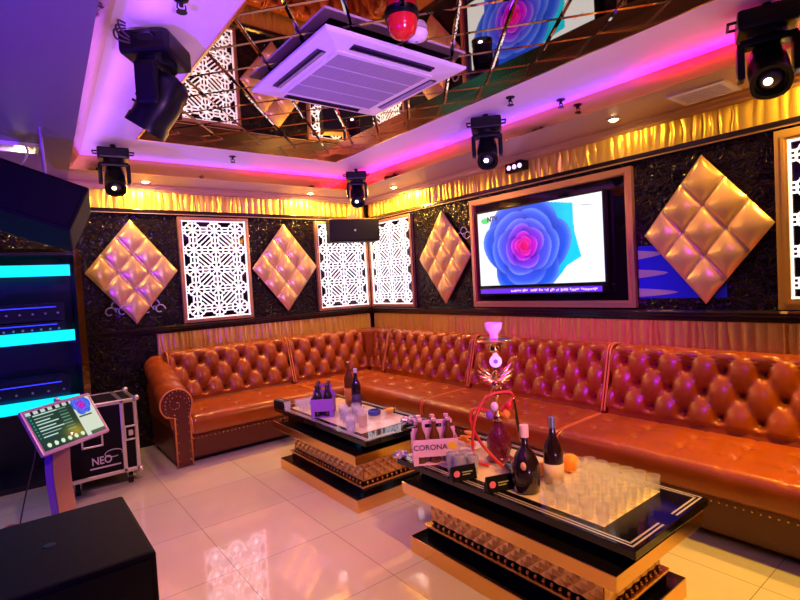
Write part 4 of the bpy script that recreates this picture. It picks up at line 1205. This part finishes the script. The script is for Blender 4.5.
for sx in (xl+.06, xr-.06):
    for sy in (.07, d_-.07):
        b = MB(); b.box((sx, sy, .092), (.06, .06, .008)); b.box((sx-.018, sy, .068), (.004, .03, .045)); b.box((sx+.018, sy, .068), (.004, .03, .045))
        c_ = b.build('caster', mAlu, t); MB().cyl((sx-.014, sy, .0385), (sx+.014, sy, .0385), .037, n=16).build('wheel', mBlackPl, c_, smooth=True, auto=40)

# ------------------------------------------------------------------ song terminal
def inv(px, py, dist):
    return camo.matrix_world.translation
t = thing('song_terminal', 'touchscreen song terminal on a curved pedestal before the flight case', 'touchscreen', (-3.30, -1.66, .0005), 0)
# pedestal: curved blade
pts = spline([(0, .02, .012), (-.012, .0, .20), (-.025, -.01, .40), (-.02, -.005, .56), (.0, .02, .625)], 6)
b = MB(); b.box((.0, .02, .006), (.34, .26, .011), bev=.003); b.build('foot_plate', mBlackPl, t)
b = MB(); rows = []
for p in pts: rows.append([b.bm.verts.new((p.x+dx, p.y+dy, p.z)) for dx, dy in ((-.005, -.03), (.075, -.03), (.075, .03), (-.005, .03))])
for i in range(len(rows)-1):
    for k in range(4): b.bm.faces.new((rows[i][k], rows[i][(k+1) % 4], rows[i+1][(k+1) % 4], rows[i+1][k]))
b.bm.faces.new(rows[0]); b.bm.faces.new(rows[-1]); b.build('pedestal', mFrameGold, t, smooth=True, auto=40)
b = MB(); rows = []
for p in pts: rows.append([b.bm.verts.new((p.x+dx, p.y+dy, p.z)) for dx, dy in ((-.04, -.022), (-.006, -.022), (-.006, .022), (-.04, .022))])
for i in range(len(rows)-1):
    for k in range(4): b.bm.faces.new((rows[i][k], rows[i][(k+1) % 4], rows[i+1][(k+1) % 4], rows[i+1][k]))
b.bm.faces.new(rows[0]); b.bm.faces.new(rows[-1]); b.build('pedestal_side', mat('violet_lacquer', (.10, .03, .5), .25, coat=.5), t, smooth=True, auto=40)
mon = MB().box((0, 0, 0), (.40, .27, .026), bev=.008).build('monitor', mat('pink_silver_bezel', (.60, .44, .52), .3, .6), t, loc=(.050, .035, .673))
mon.rotation_euler = (1.016, -.037, .573)
def term_paint(u, v):
    base_ = mixc((.02, .22, .18), (.10, .20, .10), u)
    gl = math.exp(-(((u-.55)/.16)**2+((v-.22)/.2)**2)); base_ = mixc(base_, (.75, .62, .15), .8*gl)
    if u > .68:
        base_ = (.85, .9, .80)
        q = rose(u*1.6, v*.9+.0, 1.32, .74, .55)
        if q: base_ = q
        if .70 < u < .92 and .50 < v < .54: base_ = (.05, .2, .12)
        if v < .10 and u > .75: base_ = (.25, .35, .25)
    else:
        if v > .92: base_ = (.05, .1, .1) if (u*9) % 1 > .6 else (.75, .85, .8)
        elif v > .28:
            r_ = (v-.28)/.64*8; fr = r_ % 1
            ln = .22+.18*((int(r_)*7) % 5)/5
            if .35 < fr < .65 and .08 < u < .08+ln: base_ = (.8, .95, .9)
            if .35 < fr < .65 and .45 < u < .45+.14: base_ = mixc(base_, (.6, .85, .75), .6)
            if .3 < fr < .7 and .02 < u < .05: base_ = (.1, .6, .45)
        else:
            for k in range(6):
                if math.hypot((u-.10-.105*k)*1.6, (v-.11)*.9) < .048: base_ = (.9, 1., .85)
    return base_
b = MB(); vs_ = b.grid(lambda u, v: ((u-.5)*.365, (v-.5)*.232, .0138), 120, 80)
lay = b.bm.loops.layers.float_color.new('paint')
for i in range(121):
    for j in range(81):
        c = [q**2.0 for q in term_paint(i/120, j/80)]
        for l in vs_[i][j].link_loops: l[lay] = (*c, 1)
b.build('screen', screen_mat('terminal_picture', .9), mon)

# ------------------------------------------------------------------ subwoofer and floor cables
t = thing('subwoofer', 'large matt black subwoofer box in the left foreground', 'speaker', (-3.41, -2.93, .0005), 0)
MB().box((0, 0, .285), (.54, .60, .50), bev=.012).build('cabinet', mBlackMat, t)
MB().box((0, -.303, .285), (.50, .008, .46)).build('front_grille', mGrille, t)
b = MB()
for sx in (-1, 1):
    for sy in (-1, 1): b.cyl((sx*.22, sy*.24, 0), (sx*.22, sy*.24, .036), .022, n=10)
b.build('rubber_feet', mBlackPl, t)
MB().lathe([(0, .5355), (.020, .5355), (.018, .5375), (0, .538)], n=14).build('pole_socket', mBlackPl, t)
rc = random.Random(9)
b = MB(); pts = []
for k in range(26):
    a = k*.9; r = .10+.05*math.sin(k*1.7); pts.append((-3.50+r*1.2*math.cos(a), -1.35+r*math.sin(a), .012+.010*(k % 4)))
b.tube(spline(pts, 5), .007, 6)
tag(b.build('cable', mat('brown_cable', (.30, .12, .12), .45), smooth=True), 'tangled heap of cable on the floor at the foot of the rack', 'cable')
b = MB(); b.tube(spline([(-3.38, -1.50, .60), (-3.41, -1.48, .45), (-3.46, -1.44, .25), (-3.50, -1.40, .06)], 6), .004, 6)
tag(b.build('cable', mCable, smooth=True), 'thin cable running from the touchscreen down to the floor', 'cable')
